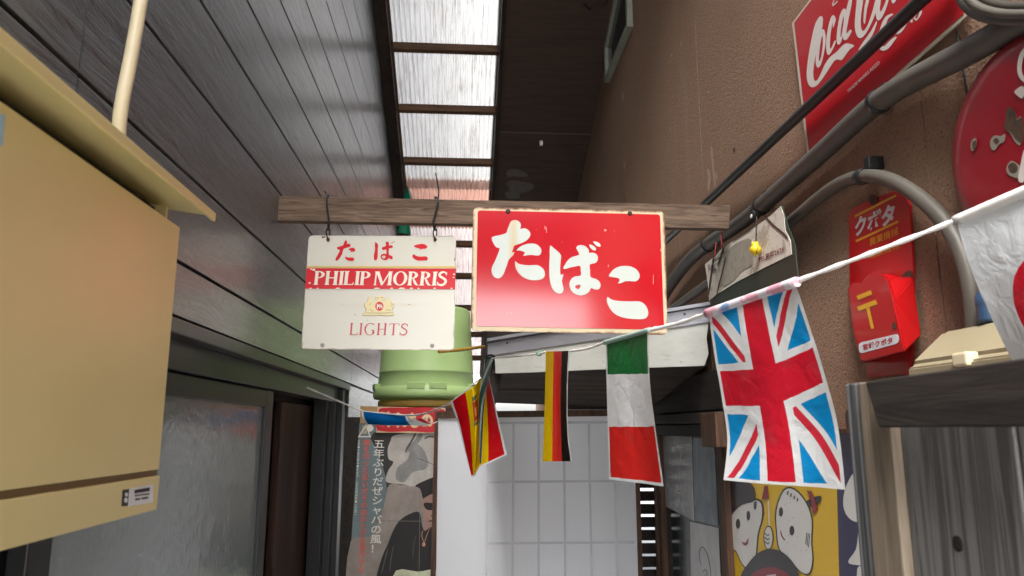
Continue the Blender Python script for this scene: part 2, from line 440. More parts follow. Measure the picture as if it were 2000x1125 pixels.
# ------------------------------------------------------------------ stucco house
hs_r = thing('stucco_house', 'brown stucco house wall carrying signs and conduits', 'house', (RW + .5, 3, 0))
SEAM = [-1.0, 1.36, 2.72, 4.07, 5.5, 7.0, 9.6]
mb = MB(); mb.box(RW + .021, RW + 3, Y0, Y1, 1.62, 6.3); mb.box(RW + .021, RW + 3, Y0, 3.60, 0, 1.62); mb.build('wall_core', M['seam'], hs_r)
for i, (y0, y1) in enumerate(zip(SEAM, SEAM[1:])):
    if y0 == 2.72: MB().box(RW, RW + .02, y0 + .0025, 3.60, 0, 1.62).build('stucco_panel', M['stucco'], hs_r)
    q = MB(); q.box(RW, RW + .02, y0 + .0025, y1 - .0025, 1.62 if y0 > 2.7 else 0, 6.25); q.build('stucco_panel', M['stucco'], hs_r)
# vent window high on the wall
wv = MB(); zz0, zz1, ya, yb = 3.755, 3.99, 3.76, 4.45
wv.box(RW - .035, RW + .0, ya, yb, zz0 - .035, zz0); wv.box(RW - .034, RW - .001, ya + .001, ya + .04, zz0 + .001, zz1 + .3)
wv.box(RW - .034, RW - .001, yb - .04, yb - .001, zz0 + .001, zz1); wv.hull8([(RW - .033, ya + .041, zz1 + .22), (RW - .002, ya + .041, zz1 + .22), (RW - .002, yb - .041, zz1 - .04), (RW - .033, yb - .041, zz1 - .04), (RW - .033, ya + .041, zz1 + .26), (RW - .002, ya + .041, zz1 + .26), (RW - .002, yb - .041, zz1), (RW - .033, yb - .041, zz1)])
M['palegreen'] = paint('pale grey green paint', (.30, .31, .25), .6, .4, 20)
wo_ = wv.build('window', M['palegreen'], hs_r, .003)
q = MB(); q.hull8([(RW - .012, ya + .03, zz0), (RW - .004, ya + .03, zz0), (RW - .004, yb - .03, zz0), (RW - .012, yb - .03, zz0), (RW - .012, ya + .03, zz1 + .23), (RW - .004, ya + .03, zz1 + .23), (RW - .004, yb - .03, zz1 - .01), (RW - .012, yb - .03, zz1 - .01)])
q.build('pane', M['glass'], wo_)
# sloping soffit of the eaves, in sheets
XS0, XS1 = .235, RW
def slope_box(x0, x1, y0, y1, d0, d1):
    """box that follows the roof slope, from d0 to d1 above the roof line"""
    q = MB(); q.hull8([(x0, y0, zroof(y0) + d0), (x1, y0, zroof(y0) + d0), (x1, y1, zroof(y1) + d0), (x0, y1, zroof(y1) + d0),
                       (x0, y0, zroof(y0) + d1), (x1, y0, zroof(y0) + d1), (x1, y1, zroof(y1) + d1), (x0, y1, zroof(y1) + d1)]); return q
ROOF0, ROOF1, BLOCKER_Z, SHEET0 = -1.0, 9.0, 2.50, 3.3
SJ = [ROOF0, .9, 1.8, 2.7, 3.6, 4.4, 5.25, 6.2, 7.1, 8.0, ROOF1]
for y0, y1 in zip(SJ, SJ[1:]):
    slope_box(XS0, XS1 + .02, y0, y1 - .004, .0, .012).build('soffit_board', M['soffit'], hs_r, .002, 1)
slope_box(XS0, XS1, 5.17, 5.262, -.012, -.001).build('soffit_batten', M['soffit'], hs_r, .002)
slope_box(XS0 - .045, RW + .4, ROOF0, ROOF1, .04, .09).build('eave_roof', M['mass'], hs_r)
q = MB(); p = WP(1057, 277, Vector((0, 5.25, zroof(5.25) - .012)), Vector((0, -MR, -1)).normalized()); q.box(p.x - .012, p.x + .012, p.y - .012, p.y + .012, p.z - .03, p.z + .01)
M['zinc'] = Mt('zinc', (.5, .5, .48), .45, .6); q.build('clip', M['zinc'], hs_r, .002)
# flaked pale patches on the soffit
M['flake'] = paint('flaked grey paint', (.17, .15, .135), .8, .6, 30)
spl = Plane((0, 5.5, zroof(5.5) - .0002), (0, -MR, -1))
for L in ([(990, 334), (1008, 330), (1030, 340), (1026, 346), (1004, 344), (992, 346)], [(988, 358), (1002, 352), (1022, 355), (1042, 360), (1036, 372), (1016, 378), (1014, 386), (994, 388), (986, 378), (996, 370)]):
    printed('flaked_paint', [cat(L, 4, True)], spl, .0005, M['flake'], hs_r)

# ------------------------------------------------------------------ lean-to roof: rafters, purlins, corrugated sheets
rf = thing('lean_to_roof', 'corrugated translucent roof strip on brown purlins between the houses', 'roof', (-.15, 5, 3.5))
XA, XB = -.50, .206
slope_box(LW + .001, XA, ROOF0, ROOF1, -.085, .028).build('rafter', M['rafter'], rf, .003)
slope_box(XA + .0005, XA + .012, ROOF0, ROOF1, -.010, .026).build('rafter_edge_strip', M['purlin'], rf, .001, 1)
slope_box(XB, XS0 - .002, ROOF0, ROOF1, -.075, .028).build('rafter', M['rafter'], rf, .003)
py_ = [4.48, 4.97, 5.47, 5.96, 6.45, 6.92, 7.45, 7.95, 8.45] + [4.48 - .49 * i for i in range(1, 12)]
for y in py_:
    if y > SHEET0: slope_box(XA + .013, XB - .001, y, y + .03, -.026, .022).build('purlin', M['purlin'], rf, .002)
def corrugated(name, y0, y1, lift, mat, amp=.0075, pitch=.032):
    V, F = [], []; n = int((XB + .03 - (XA - .03)) / pitch * 8); ny = 2
    for j in range(ny + 1):
        y = y0 + (y1 - y0) * j / ny
        for i in range(n + 1):
            x = XA - .03 + i * pitch / 8; V.append((x, y, zroof(y) + .036 + lift + amp * math.sin(2 * math.pi * i / 8)))
    for j in range(ny):
        for i in range(n):
            a = j * (n + 1) + i; F.append((a, a + 1, a + n + 2, a + n + 1))
    o = mesh_obj(name, V, F, mat, rf, smooth=True)
    return o
MB().box(LW + .002, RW - .002, ROOF0 - .03, ROOF0, BLOCKER_Z, BLOCKER_Z + .85).build('sky_blocker', M['rafter'], rf)  # added board behind the camera, keeps sky reflections off the signs
YB = WP(880, 371, Vector((0, 5, zroof(5) + .03)), Vector((0, MR, 1)).normalized()).y
corrugated('corrugated_sheet', SHEET0, YB, .0, M['sheet'])  # roof bay over the camera left open to let in more sky
tag(corrugated('corrugated_sheet', YB - .12, YB + .50, .018, M['pinksheet']), 'faded reddish corrugated sheet')
corrugated('corrugated_sheet', YB + .40, ROOF1, .036, M['palesheet'])

# ================================================================== things across the alley
m = Mt('grey white board paint', (.50, .51, .47), .6, spec=.3)
m.mix(m.noise(9, (.4, 1, 1), 6, .65).ss(.45, .72) * .6, (.34, .34, .31)); m.mix(m.noise(45, detail=4, rough=.7).ss(.68, .74) * .7, (.12, .10, .08))
m.mix(m.noise(60, (.06, 1, 1), 4).ss(.62, .72) * .4, (.26, .25, .22)); m.bump(m.noise(50, (.1, 1, 1), 5), .3, .003); M['whiteboard'] = m
m = Mt('grey flashing', (.36, .36, .40), .4, .55); m.mix(m.noise(8, (.3, 1, 1), 5).ss(.4, .7) * .6, (.22, .21, .23)); M['flash'] = m
m = Mt('screw', (.10, .09, .08), .5, .7); M['screw'] = m
M['undersoffit'] = wood('dark underside boards', (.080, .064, .054), (.025, .020, .018), 4, 'x', .8, .5)

# ---- wooden beam that carries the two tobacco signs
bmT = thing('wooden_beam', 'weathered grey brown beam spanning the alley above two hanging signs', 'beam', (.1, 2.25, 2.2))
pb = PY(2.24)
slab('timber', [[(533, 383), (1426, 401), (1423, 446), (535, 430)]], pb, 0, .034, M['beam'], bmT)
# ---- eave with white board at the back of the alley
ev = thing('small_eave', 'small wooden eave with white fascia board and grey metal flashing', 'eave', (.5, 2.9, 1.7))
eL, eR = W(952, 690, Y=2.82), W(1385, 650, Y=2.64)
ed = (eR - eL); ed.z = 0; ed.normalize(); pe = Plane(eL, Vector((ed.y, -ed.x, 0)))
slab('fascia_board', [[(966, 694), (1384, 630), (1380, 660), (1384, 690), (1376, 714), (1200, 720), (1040, 727), (968, 729)]], pe, 0, .02, M['whiteboard'], ev)
slab('metal_flashing', [[(953, 671), (1386, 599), (1386, 629), (1180, 662), (976, 692), (953, 697)]], pe, .006, .03, M['flash'], ev)
for x, y in ((991, 670), (1337, 614)): MB().disc(pe.at(x, y, .006), pe.n, .0045, .003, 10).build('nail', M['screw'], ev)
for x, y in ((1179, 705), (1330, 705)): MB().disc(pe.at(x, y, 0), pe.n, .004, .002, 10).build('nail', M['zinc'], ev)
slab('end_board', [[(944, 668), (952, 666), (952, 700), (975, 700), (975, 735), (962, 790), (950, 786), (944, 740)]], pe, -.032, .03, M['blackwood'], ev)
# underside planks fall slightly to the back
fl, fr = pe.at(960, 729, -.021), pe.at(1384, 713, -.021)
bl, br = W(968, 789, Y=3.50), W(1330, 800, Y=3.50)
br.x = RW - .03
N_ = 4
for i in range(N_):
    a, b = i / N_ + .006, (i + 1) / N_ - .006
    P = [fl.lerp(bl, a), fr.lerp(br, a), fr.lerp(br, b), fl.lerp(bl, b)]; dz = Vector((0, 0, .014)); j = Vector((0, 0, .004 * (i % 2)))
    q = MB(); q.hull8([p + j for p in P] + [p + dz + j for p in P]); q.build('soffit_plank', M['undersoffit'], ev, .0015, 1)
top = [pe.at(953, 668, .02), pe.at(1386, 597, .02)]
q = MB(); dz = Vector((0, 0, .012))
P = [top[0], top[1], Vector((RW - .01, 3.6, top[1].z - .12)), Vector((top[0].x, 3.6, top[0].z - .14))]
q.hull8(P + [p + dz for p in P]); q.build('roof_sheet', M['flash'], ev)
for p in (fl.lerp(bl, .5) + Vector((.02, 0, .020)), fr.lerp(br, .5) + Vector((-.06, 0, .020))):
    MB().box(p.x - .02, p.x + .02, p.y - .30, p.y + .30, p.z + .03, p.z + .06).build('rafter', M['blackwood'], ev, .002)
# ---- back beam and lintel on the stucco house
q = MB(); q.box(.42, RW - .002, 3.535, 3.60, 1.585, 1.66); q.build('back_beam', M['blackwood'], hs_r, .003)
q = MB(); q.box(RW - .05, RW - .001, 2.50, 3.56, 1.56, 1.70); q.build('window_lintel', M['blackwood'], hs_r, .004)
q = MB(); q.box(RW - .07, RW - .0005, 2.50, 3.55, 1.515, 1.555); q.build('window_lintel', M['blackwood'], hs_r, .003)
q = MB(); q.box(RW - .055, RW - .0005, 2.50, 3.54, 1.465, 1.512); q.build('window_lintel', M['blackwood'], hs_r, .003)
q = MB(); q.box(RW - .045, RW - .002, 2.38, 2.535, 1.44, 1.93); q.build('wall_post', M['undersoffit'], hs_r, .003)
q = MB(); q.box(RW - .095, RW - .046, 2.44, 2.60, 1.435, 1.55); q.build('bracket', M['framewood'], hs_r, .004)

# window on the stucco house, low at the back
pw = PXR(RW - .012)
wn_ = MB(); wn_.box(RW - .035, RW - .001, 2.56, 2.63, .7, 1.464); wn_.box(RW - .034, RW - .002, 3.40, 3.44, .7, 1.463); wn_.box(RW - .034, RW - .002, 2.62, 3.41, .68, .72)
wf = wn_.build('window', M['framewood'], hs_r, .003)
slab('dark_pane', [[(1284, 846), (1398, 846), (1412, 1200), (1284, 1200)]], pw, 0, .006, M['glass'], wf)
slab('film_sheet', [cat([(1293, 851), (1320, 851), (1352, 853)], 3) + [(1356, 1017), (1330, 1003), (1301, 989)]], pw, .004, .003, M['film'], wf)
slab('blue_pane', [[(1354, 854), (1396, 862), (1404, 1027), (1358, 1016)]], pw, .003, .002, M['bluepane'], wf)
slab('paper_sheet', [[(1350, 1019), (1405, 1031), (1412, 1190), (1352, 1190)]], pw, .004, .001, M['paper'], wf)
M['pencil'] = Mt('grey drawn line', (.12, .12, .13), .7)
printed('drawn_line', [stroke([(1372, 1105), (1368, 1080), (1374, 1068), (1384, 1082), (1390, 1110), (1392, 1135)], 1.8), stroke([(1374, 1120), (1380, 1112), (1384, 1120), (1378, 1128)], 1.6)], pw, .0052, M['pencil'], wf)

# ---- louvred screen beyond the white panel
lv = thing('louvre_screen', 'dark slatted screen with light between its slats beside white panel', 'screen', (.85, 3.6, 0))
q = MB(); q.box(.893, .928, 3.485, 3.525, 0, 1.52); q.build('post', M['framewood'], lv, .003)
q = MB(); q.box(.700, .716, 3.60, 3.63, 0, 1.58); q.build('post', M['framewood'], lv, .003)
z = 1.50
while z > .4:
    q = MB(); q.hull8([(.7165, 3.600, z - .044), (1.02, 3.600, z - .044), (1.02, 3.606, z - .046), (.7165, 3.606, z - .046), (.7165, 3.625, z), (1.02, 3.625, z), (1.02, 3.631, z - .002), (.7165, 3.631, z - .002)])
    q.build('slat', M['blackwood'], lv)
    z -= .060
# ---- white panel; grey bars stand in for the shadow of a lattice behind
m = Mt('white panel sheet', (.90, .92, .95), .38, spec=.4); m.mix(m.noise(3, detail=5).ss(.5, .8) * .3, (.84, .865, .90)); m.translucent(.45); M['whitepanel'] = m
m = Mt('pale lattice shadow', (.56, .58, .63), .6); m.mix(m.noise(12).ss(.4, .7) * .4, (.68, .70, .75)); M['lattice'] = m
pn = thing('lattice_screen', 'tall white screen with pale lattice shadow standing across the alley end', 'screen', (.3, 3.55, 0))
pp = PY(3.52)
slab('sheet', [[(856, 816), (1237, 812), (1250, 1240), (850, 1240)]], pp, 0, .006, M['whitepanel'], pn)
for L in ([(850, 804), (1246, 800), (1246, 812), (850, 817)], [(849, 818), (856, 817), (848, 1240), (838, 1240)], [(1238, 813), (1245, 813), (1258, 1240), (1250, 1240)]):
    slab('frame_bar', [L], pp, .012, .03, M['framewood'], pn)
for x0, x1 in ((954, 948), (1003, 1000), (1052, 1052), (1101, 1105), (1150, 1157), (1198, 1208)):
    slab('lattice_shadow_bar', [[(x0 - 2.2, 828), (x0 + 2.2, 828), (x1 + 2.2, 1230), (x1 - 2.2, 1230)]], pp, .0022, .002, M['lattice'], pn)
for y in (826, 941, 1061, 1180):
    slab('lattice_shadow_bar', [[(951, y - 2), (1238, y - 4), (1240, y + .5), (951, y + 2.5)]], pp, .0016, .0015, M['lattice'], pn)

# ---- film poster on a board
m = Mt('poster board', lin(112, 128, 130), .55)
x, y, zc = m.xyz(); m.mix(m.noise(3).ss(.4, .7) * .5, lin(82, 98, 102)); m.mix(m.noise(30, detail=6).ss(.62, .75) * .3, lin(135, 135, 128)); M['poster'] = m
ps = thing('film_poster', 'old film poster with vertical lettering and a man in dark shirt', 'poster', (-.3, 3.75, 0))
pq = PY(3.70)
po = slab('poster_sheet', [[(702, 826), (862, 822), (862, 1260), (672, 1260)]], pq, 0, .004, M['poster'], ps)
K = lambda P: crop(P, 660, 760, 3.082)
def pr(name, c, loops, off, rough=.5):
    mm = Mt(name.replace('_', ' ') + ' print', lin(*c), rough, spec=.3); mm.mix(mm.noise(7, detail=3).ss(.35, .7) * .5, tuple(v * .5 for v in lin(*c))); mm.mix(mm.noise(9, (1.3, 1, .8), 4).ss(.5, .75) * .4, tuple(min(.9, v * 1.5 + .02) for v in lin(*c))); mm.mix(mm.noise(90, detail=4).ss(.45, .7) * .2, tuple(v * .5 for v in lin(*c)))
    return printed(name, loops, pq, off, mm, po)
pr('dark_backdrop', (62, 60, 58), [K(cat([(215, 262), (590, 255), (590, 560), (320, 575), (292, 650), (262, 740), (300, 600), (250, 400)], 3, True))], .0008)
pr('sand_ground', (152, 142, 134), [K(cat([(310, 575), (400, 580), (500, 590), (505, 740), (420, 765), (360, 805), (320, 880), (285, 970), (250, 1180), (60, 1220), (78, 915), (190, 890), (245, 800), (285, 670)], 3, True))], .0012)
pr('pale_robe', (186, 180, 172), [K(cat([(335, 280), (420, 266), (590, 262), (590, 535), (520, 552), (460, 586), (390, 572), (330, 568), (288, 552), (302, 492), (335, 440), (305, 420), (300, 360), (318, 310)], 3, True))], .0016)
pr('robe_shadow', (140, 138, 136), [K(cat([(450, 330), (500, 345), (540, 420), (530, 480), (450, 500), (400, 560), (350, 540), (360, 470), (420, 420)], 4, True)), K(stroke([(505, 262), (470, 320), (405, 380)], 30))], .002)
pr('robe_trim', (90, 88, 88), [K(stroke([(470, 262), (445, 310), (405, 375)], 12)), K(stroke([(520, 300), (548, 285), (585, 290)], 10)), K(stroke([(470, 415), (520, 430), (575, 455)], 4))], .0024)
pr('dark_shirt', (44, 42, 42), [K(cat([(490, 742), (430, 752), (370, 792), (332, 852), (300, 935), (268, 1005), (232, 1160), (330, 1190), (590, 1190), (590, 800), (545, 838), (512, 840)], 3, True))], .002)
pr('dark_hair', (42, 38, 37), [K(cat([(590, 535), (520, 552), (465, 582), (495, 600), (515, 665), (545, 650), (590, 640)], 3, True))], .0022)
pr('skin', (164, 130, 118), [K(cat([(520, 655), (590, 640), (590, 800), (548, 836), (518, 850), (512, 780), (506, 700)], 4, True))], .0024)
pr('sunglasses', (40, 32, 32), [K(cat([(520, 684), (590, 690), (590, 722), (550, 728), (525, 715)], 3, True)), K(stroke([(545, 795), (585, 790)], 8)), K(stroke([(555, 760), (580, 766)], 5))], .0028)
pr('cream_trousers', (196, 200, 170), [K(cat([(350, 1092), (480, 1098), (560, 1085), (590, 1092), (590, 1250), (330, 1250)], 3, True))], .0026)
pr('necklace', (190, 140, 110), [K(stroke([(512, 850), (505, 880), (518, 925)], 4)), K(stroke([(555, 835), (535, 880), (520, 925)], 4)), K(ellipse(517, 934, 10, 13))], .003)
pr('shirt_shine', (84, 82, 80), [K(stroke([(300, 960), (280, 1040), (262, 1110)], 9)), K(stroke([(335, 940), (320, 1020), (312, 1100)], 6)), K(stroke([(470, 880), (455, 950), (450, 1020)], 4))], .0026)
pr('paper_fold', (120, 112, 106), [K(stroke([(86, 790), (300, 793), (590, 795)], 3.5)), K(stroke([(495, 600), (492, 860), (488, 1120)], 3))], .0033)
M['pwhite'] = Mt('poster white', lin(222, 220, 212), .6); M['pred'] = Mt('poster red', lin(222, 96, 84), .6); M['pcream'] = Mt('poster cream', lin(214, 200, 160), .6)
writing('title_lettering', '五年ぶりだぜシャバの風！', pq, .0036, (722, 1079), (744, 1079), (730, 860), M['pwhite'], po, .011, True)
writing('tagline_lettering', '鎖を切った狂い犬その血のたぎる音がする', pq, .0036, (699, 1118), (713, 1118), (710, 858), M['pred'], po, .008, True)
writing('credit_lettering', '企画●矢部恒脚本●松本功／山本英明撮影●小沢茂一', pq, .0036, (692, 1005), (697, 1005), (699, 858), M['pwhite'], po, 0, True)
printed('studio_triangle', [[[(715, 828), (725, 854), (699, 854)], [(715, 833), (721.5, 851.5), (703, 851.5)]]], pq, .0036, M['pwhite'], po)
writing('studio_lettering', '東映', pq, .0044, (706, 848), (717, 848), (708, 831), M['pcream'], po, .008, True)
printed('studio_dot', [ellipse(722.5, 836, 7, 7)], pq, .0036, M['pwhite'], po)
q = MB(); q.box(LW + .001, .3, 3.706, 3.722, 0, 1.55); q.build('backing_board', M['blackwood'], ps)
# cardboard piece and small red sign above the poster
m = Mt('cardboard', lin(176, 142, 96), .85); m.mix(m.noise(20).ss(.4, .7) * .4, lin(150, 116, 74)); M['card'] = m
cb = slab('cardboard_piece', [[(704, 793), (742, 794), (738, 829), (703, 826)]], PY(3.694), 0, .005, M['card']); tag(cb, 'brown cardboard piece tucked behind blue flag above the poster', 'cardboard')
rs = thing('small_red_sign', 'small red sign with cream brushed lettering under the green bucket', 'sign', (-.25, 3.69, 1.5))
m = Mt('cream edge', lin(214, 190, 150), .5); M['cream'] = m
m = Mt('small sign red', lin(190, 22, 34), .4); m.mix(m.noise(9, detail=5).ss(.5, .75) * .4, lin(120, 16, 26)); M['smallred'] = m
ps2 = PY(3.685)
slab('sign_plate', [[(737, 794), (870, 797), (868, 846), (735, 845)]], ps2, 0, .006, M['cream'], rs)
slab('red_face', [cat([(746, 797), (790, 796), (868, 800), (866, 842), (800, 842), (737, 841), (739, 806)], 2, True)], ps2, .0015, .001, M['smallred'], rs)
writing('sign_lettering', '流れもの', ps2, .003, (742, 836), (846, 838), (742, 803), M['cream'], rs, .05)

# ---- green bucket upside down on a yellow tray
m = Mt('pale green plastic', lin(172, 200, 134), .42, spec=.4); m.mix(m.noise(4, (1, 1, .5), 5).ss(.45, .75) * .35, lin(146, 176, 112)); m.mix(m.noise(26, detail=6, rough=.75).ss(.60, .70) * .22, lin(110, 128, 84)); m.mix(m.noise(40, (1, 1, .08), 3).ss(.68, .73) * .3, lin(196, 216, 170)); m.translucent(.12); M['bucket'] = m
m = Mt('old yellow plastic', lin(206, 168, 86), .5); m.mix(m.noise(8).ss(.4, .7) * .4, lin(176, 136, 62)); M['yellow'] = m
cy_ = 4.15; bw = W(832, 781, Y=cy_); c_ = (bw.x, cy_, 0); S_ = cy_ / FPX
bz = lambda y: W(832, y, Y=cy_ - .2).z
bk = thing('green_bucket', 'pale green plastic bucket standing upside down on a yellow tray', 'bucket', (bw.x, cy_, bz(781)))
zb = [bz(v) for v in (779, 765, 752, 725, 650, 600, 597)]
MB().lathe(c_, [(.270, zb[0]), (.285, zb[0] + .004), (.290, zb[0] + .022), (.288, zb[1] + .02), (.268, zb[1] + .026), (.265, zb[2]), (.259, zb[3] - .004), (.263, zb[3]), (.259, zb[3] + .006), (.247, zb[4]), (.238, zb[5]), (.228, zb[5] + .012), (.20, zb[5] + .016), (.0, zb[5] + .016)], 64).build('body', M['bucket'], bk)
for ang in (195, 262, 285, 340):
    t = math.radians(ang); q = MB(); r0, r1 = .262, .300
    a0, a1 = t - .16, t + .16
    P = [(c_[0] + r * math.cos(a), cy_ + r * math.sin(a)) for a, r in ((a0, r0), (a0, r1 - .006), (a1, r1 - .006), (a1, r0))]
    q.hull8([(x, y, zb[1] + .012) for x, y in P] + [(x, y, zb[1] + .046) for x, y in P]); q.build('rim_lug', M['bucket'], bk, .003)
ypl = thing('yellow_tray', 'shallow yellow plastic tray under the upturned green bucket', 'tray', (bw.x, cy_, zb[0] - .045)); MB().lathe(c_, [(.0, zb[0] - .045), (.245, zb[0] - .045), (.262, zb[0] - .038), (.262, zb[0] - .010), (.250, zb[0] - .002), (0, zb[0] - .002)], 56).build('body', M['yellow'], ypl)
st_ = thing('shelf_stand', 'dark wooden stand behind the poster carrying the bucket', 'stand', (bw.x, cy_, 0))
q = MB(); q.box(bw.x - .27, bw.x + .27, cy_ - .27, cy_ + .27, zb[0] - .075, zb[0] - .046); q.build('top_board', M['framewood'], st_, .003)
for dx in (-.23, .23):
    for dy in (-.23, .23):
        q = MB(); q.box(bw.x + dx - .02, bw.x + dx + .02, cy_ + dy - .02, cy_ + dy + .02, 0, zb[0] - .0755); q.build('leg', M['framewood'], st_, .002)
# yellow rod from the eave corner
q = MB(); q.tube([W(857, 687, Y=2.62), W(900, 683, Y=2.70), W(946, 677, Y=2.79)], .0062, 10); M['bamboo'] = wood('yellow bamboo', lin(196, 160, 74), lin(150, 112, 40), 8, 'x', .5)
tag(q.build('bamboo_rod', M['bamboo']), 'thin yellow rod sticking out from the eave corner', 'rod')

# ================================================================== the two tobacco signs
m = Mt('white enamel', lin(210, 208, 196), .25, spec=.5, coat=.3)
m.mix(m.noise(5, detail=6).ss(.5, .8) * .35, lin(196, 192, 176)); m.mix(m.noise(55, (1, 1, 1), 3).ss(.72, .76) * .5, lin(140, 120, 95))
u, v, _ = m.xyz('UV'); e = (u.mn(u * -1 + 1.0)).mn(v.mn(v * -1 + 1.0)); m.mix((e * 1.0 + m.noise(26, detail=5) * .03).ss(.014, .026, 1, 0) * .7, lin(120, 92, 62)); M['wenamel'] = m
def enamel(name, c, rough=.22, var=.25):
    mm = Mt(name, lin(*c), rough, spec=.5, coat=.2); mm.mix(mm.noise(4, detail=5).ss(.45, .75) * var, tuple(v_ * .6 for v_ in lin(*c)))
    mm.bump(mm.noise(3.5, detail=2), .12, .01); return mm
M['ered'] = enamel('red enamel', (208, 26, 40)); M['eink'] = enamel('red print', (204, 36, 46), .2); M['gold'] = enamel('gold print', (208, 180, 100), .4)
M['elight'] = enamel('light red print', (190, 70, 80), .35)
M['nletter'] = Mt('cream name lettering', lin(228, 222, 208), .3)
pm = thing('white_tobacco_sign', 'white rounded tobacco sign with red name band hanging from the beam', 'sign', (-.15, 2.25, 1.9))
p1 = PY(2.262)
slab('plate', [rrect([(603, 460), (891, 461), (887, 684), (588, 682)], 9)], p1, .0, .003, M['wenamel'], pm)
slab('red_band', [[(599, 524), (890.5, 525), (889, 565), (596, 564)]], p1, .0012, .001, M['eink'], pm)
slab('gold_band', [[(599.5, 519.5), (890.7, 520), (890.6, 523.6), (599.2, 522.8)]], p1, .0012, .001, M['gold'], pm)
K = lambda P: crop(P, 640, 460, 9.09)
small = [cat([(168, 210), (230, 190), (275, 170), (300, 110), (320, 85), (340, 95), (345, 130), (335, 150), (375, 145), (405, 165), (400, 195), (350, 215), (290, 235), (265, 290), (262, 320), (240, 360), (205, 415), (165, 448), (138, 438), (145, 400), (185, 330), (215, 260), (180, 248)], 3, True),
 cat([(370, 250), (420, 220), (465, 222), (488, 250), (480, 280), (445, 288), (400, 295), (420, 275)], 3, True), cat([(315, 372), (360, 392), (440, 390), (472, 415), (460, 445), (400, 452), (340, 435), (312, 405)], 3, True),
 cat([(850, 115), (895, 165), (890, 240), (890, 300), (885, 400), (860, 440), (825, 430), (820, 350), (840, 250), (838, 170)], 3, True),
 [cat([(960, 215), (1035, 185), (1028, 125), (1055, 112), (1088, 125), (1090, 175), (1140, 175), (1158, 205), (1130, 222), (1090, 230), (1088, 340), (1130, 355), (1155, 385), (1145, 425), (1110, 415), (1085, 400), (1060, 430), (1020, 440), (960, 420), (938, 375), (960, 335), (1005, 322), (1040, 330), (1038, 250), (980, 260)], 2, True), [(955, 380), (975, 360), (1010, 355), (1030, 375), (1020, 400), (985, 410)]],
 [(1128, 118), (1142, 116), (1160, 130), (1150, 142)], [(1165, 98), (1178, 100), (1192, 115), (1180, 128)],
 cat([(1530, 182), (1600, 160), (1690, 148), (1745, 170), (1770, 205), (1740, 232), (1680, 238), (1610, 252), (1640, 232), (1570, 215)], 3, True), cat([(1525, 332), (1570, 360), (1640, 375), (1745, 370), (1775, 400), (1765, 440), (1680, 447), (1600, 445), (1530, 410), (1505, 375)], 3, True)]
for a, b in ((0, 3), (3, 7), (7, 9)): printed('brushed_letter', [[K(r) for r in L] if isinstance(L[0], list) else K(L) for L in small[a:b]], p1, .0006, M['eink'], pm)
# Roman capitals with thick and thin strokes and wedge serifs, unit height
def ring(cx, cy, rx, ry, tx, ty, a0=0, a1=360, n=26):
    A = [math.radians(a0 + (a1 - a0) * k / n) for k in range(n + 1)]
    o = [(cx + rx * math.cos(a), cy + ry * math.sin(a)) for a in A]; i = [(cx + (rx - tx) * math.cos(a), cy + (ry - ty) * math.sin(a)) for a in A]
    return [o[:-1], i[:-1][::-1]] if a1 - a0 == 360 else o + i[::-1]
def cap(ch, k=.20, h=.07):
    def stem(x, y0=0, y1=1, w=k, sb=1, st=1):
        s = .05
        return [(x - s * sb, y0), (x + w + s * sb, y0), (x + w + s * sb * .9, y0 + .025), (x + w, y0 + .10), (x + w, y1 - .10), (x + w + s * st * .9, y1 - .025), (x + w + s * st, y1), (x - s * st, y1), (x - s * st * .9, y1 - .025), (x, y1 - .10), (x, y0 + .10), (x - s * sb * .9, y0 + .025)]
    if ch == 'I': return [stem(.06)], .32
    if ch == 'H': return [stem(.06), stem(.58), [(.06 + k, .48), (.58, .48), (.58, .48 + h), (.06 + k, .48 + h)]], .88
    if ch == 'L': return [stem(.06), [(.06 + k, 0), (.62, 0), (.66, .22), (.62, .20), (.56, h), (.06 + k, h)]], .70
    if ch == 'T': return [stem(.30, st=0), [(0, .80), (.03, .80), (.08, 1 - h), (.72, 1 - h), (.77, .80), (.80, .80), (.78, 1), (.02, 1)]], .80
    if ch == 'P': return [stem(.06), ring(.06 + k, .74, .40, .26, k, h, -90, 90)], .70
    if ch == 'R': return [stem(.06), ring(.06 + k, .74, .38, .26, k, h, -90, 90), [(.06 + k, .48), (.36 + k * .3, .48), (.68, .04), (.80, .0), (.58, 0), (.44, .12), (.06 + k + .05, .50)]], .78
    if ch == 'O': return [ring(.47, .5, .45, .52, k, h)], .94
    if ch == 'M': return [stem(.04, w=h * 1.3, st=.6), stem(.90, w=k, st=.6), [(.06, 1), (.06 + k * 1.1, 1), (.60, .12), (.53, 0), (.47, 0)], [(.92, 1), (1.02, 1), (.56, 0), (.50, 0), (.52, .10)]], 1.18
    if ch == 'G': return [ring(.47, .5, .45, .52, k * .9, h, 48, 330), [(.66, .10), (.66 + k, .08), (.66 + k, .44), (.56, .44), (.56, .38), (.66, .38)]], .94
    if ch == 'S':
        c = [(.56, .80), (.46, .95), (.28, .96), (.14, .84), (.16, .68), (.34, .56), (.50, .44), (.56, .28), (.46, .09), (.27, .035), (.10, .10), (.04, .26)]
        return [stroke(c, k * .8, 4, taper=True), [(.54, .74), (.60, .74), (.59, 1.0), (.55, .95)], [(.01, .28), (.06, .28), (.06, .06), (.02, .0)]], .64
    return [], .3
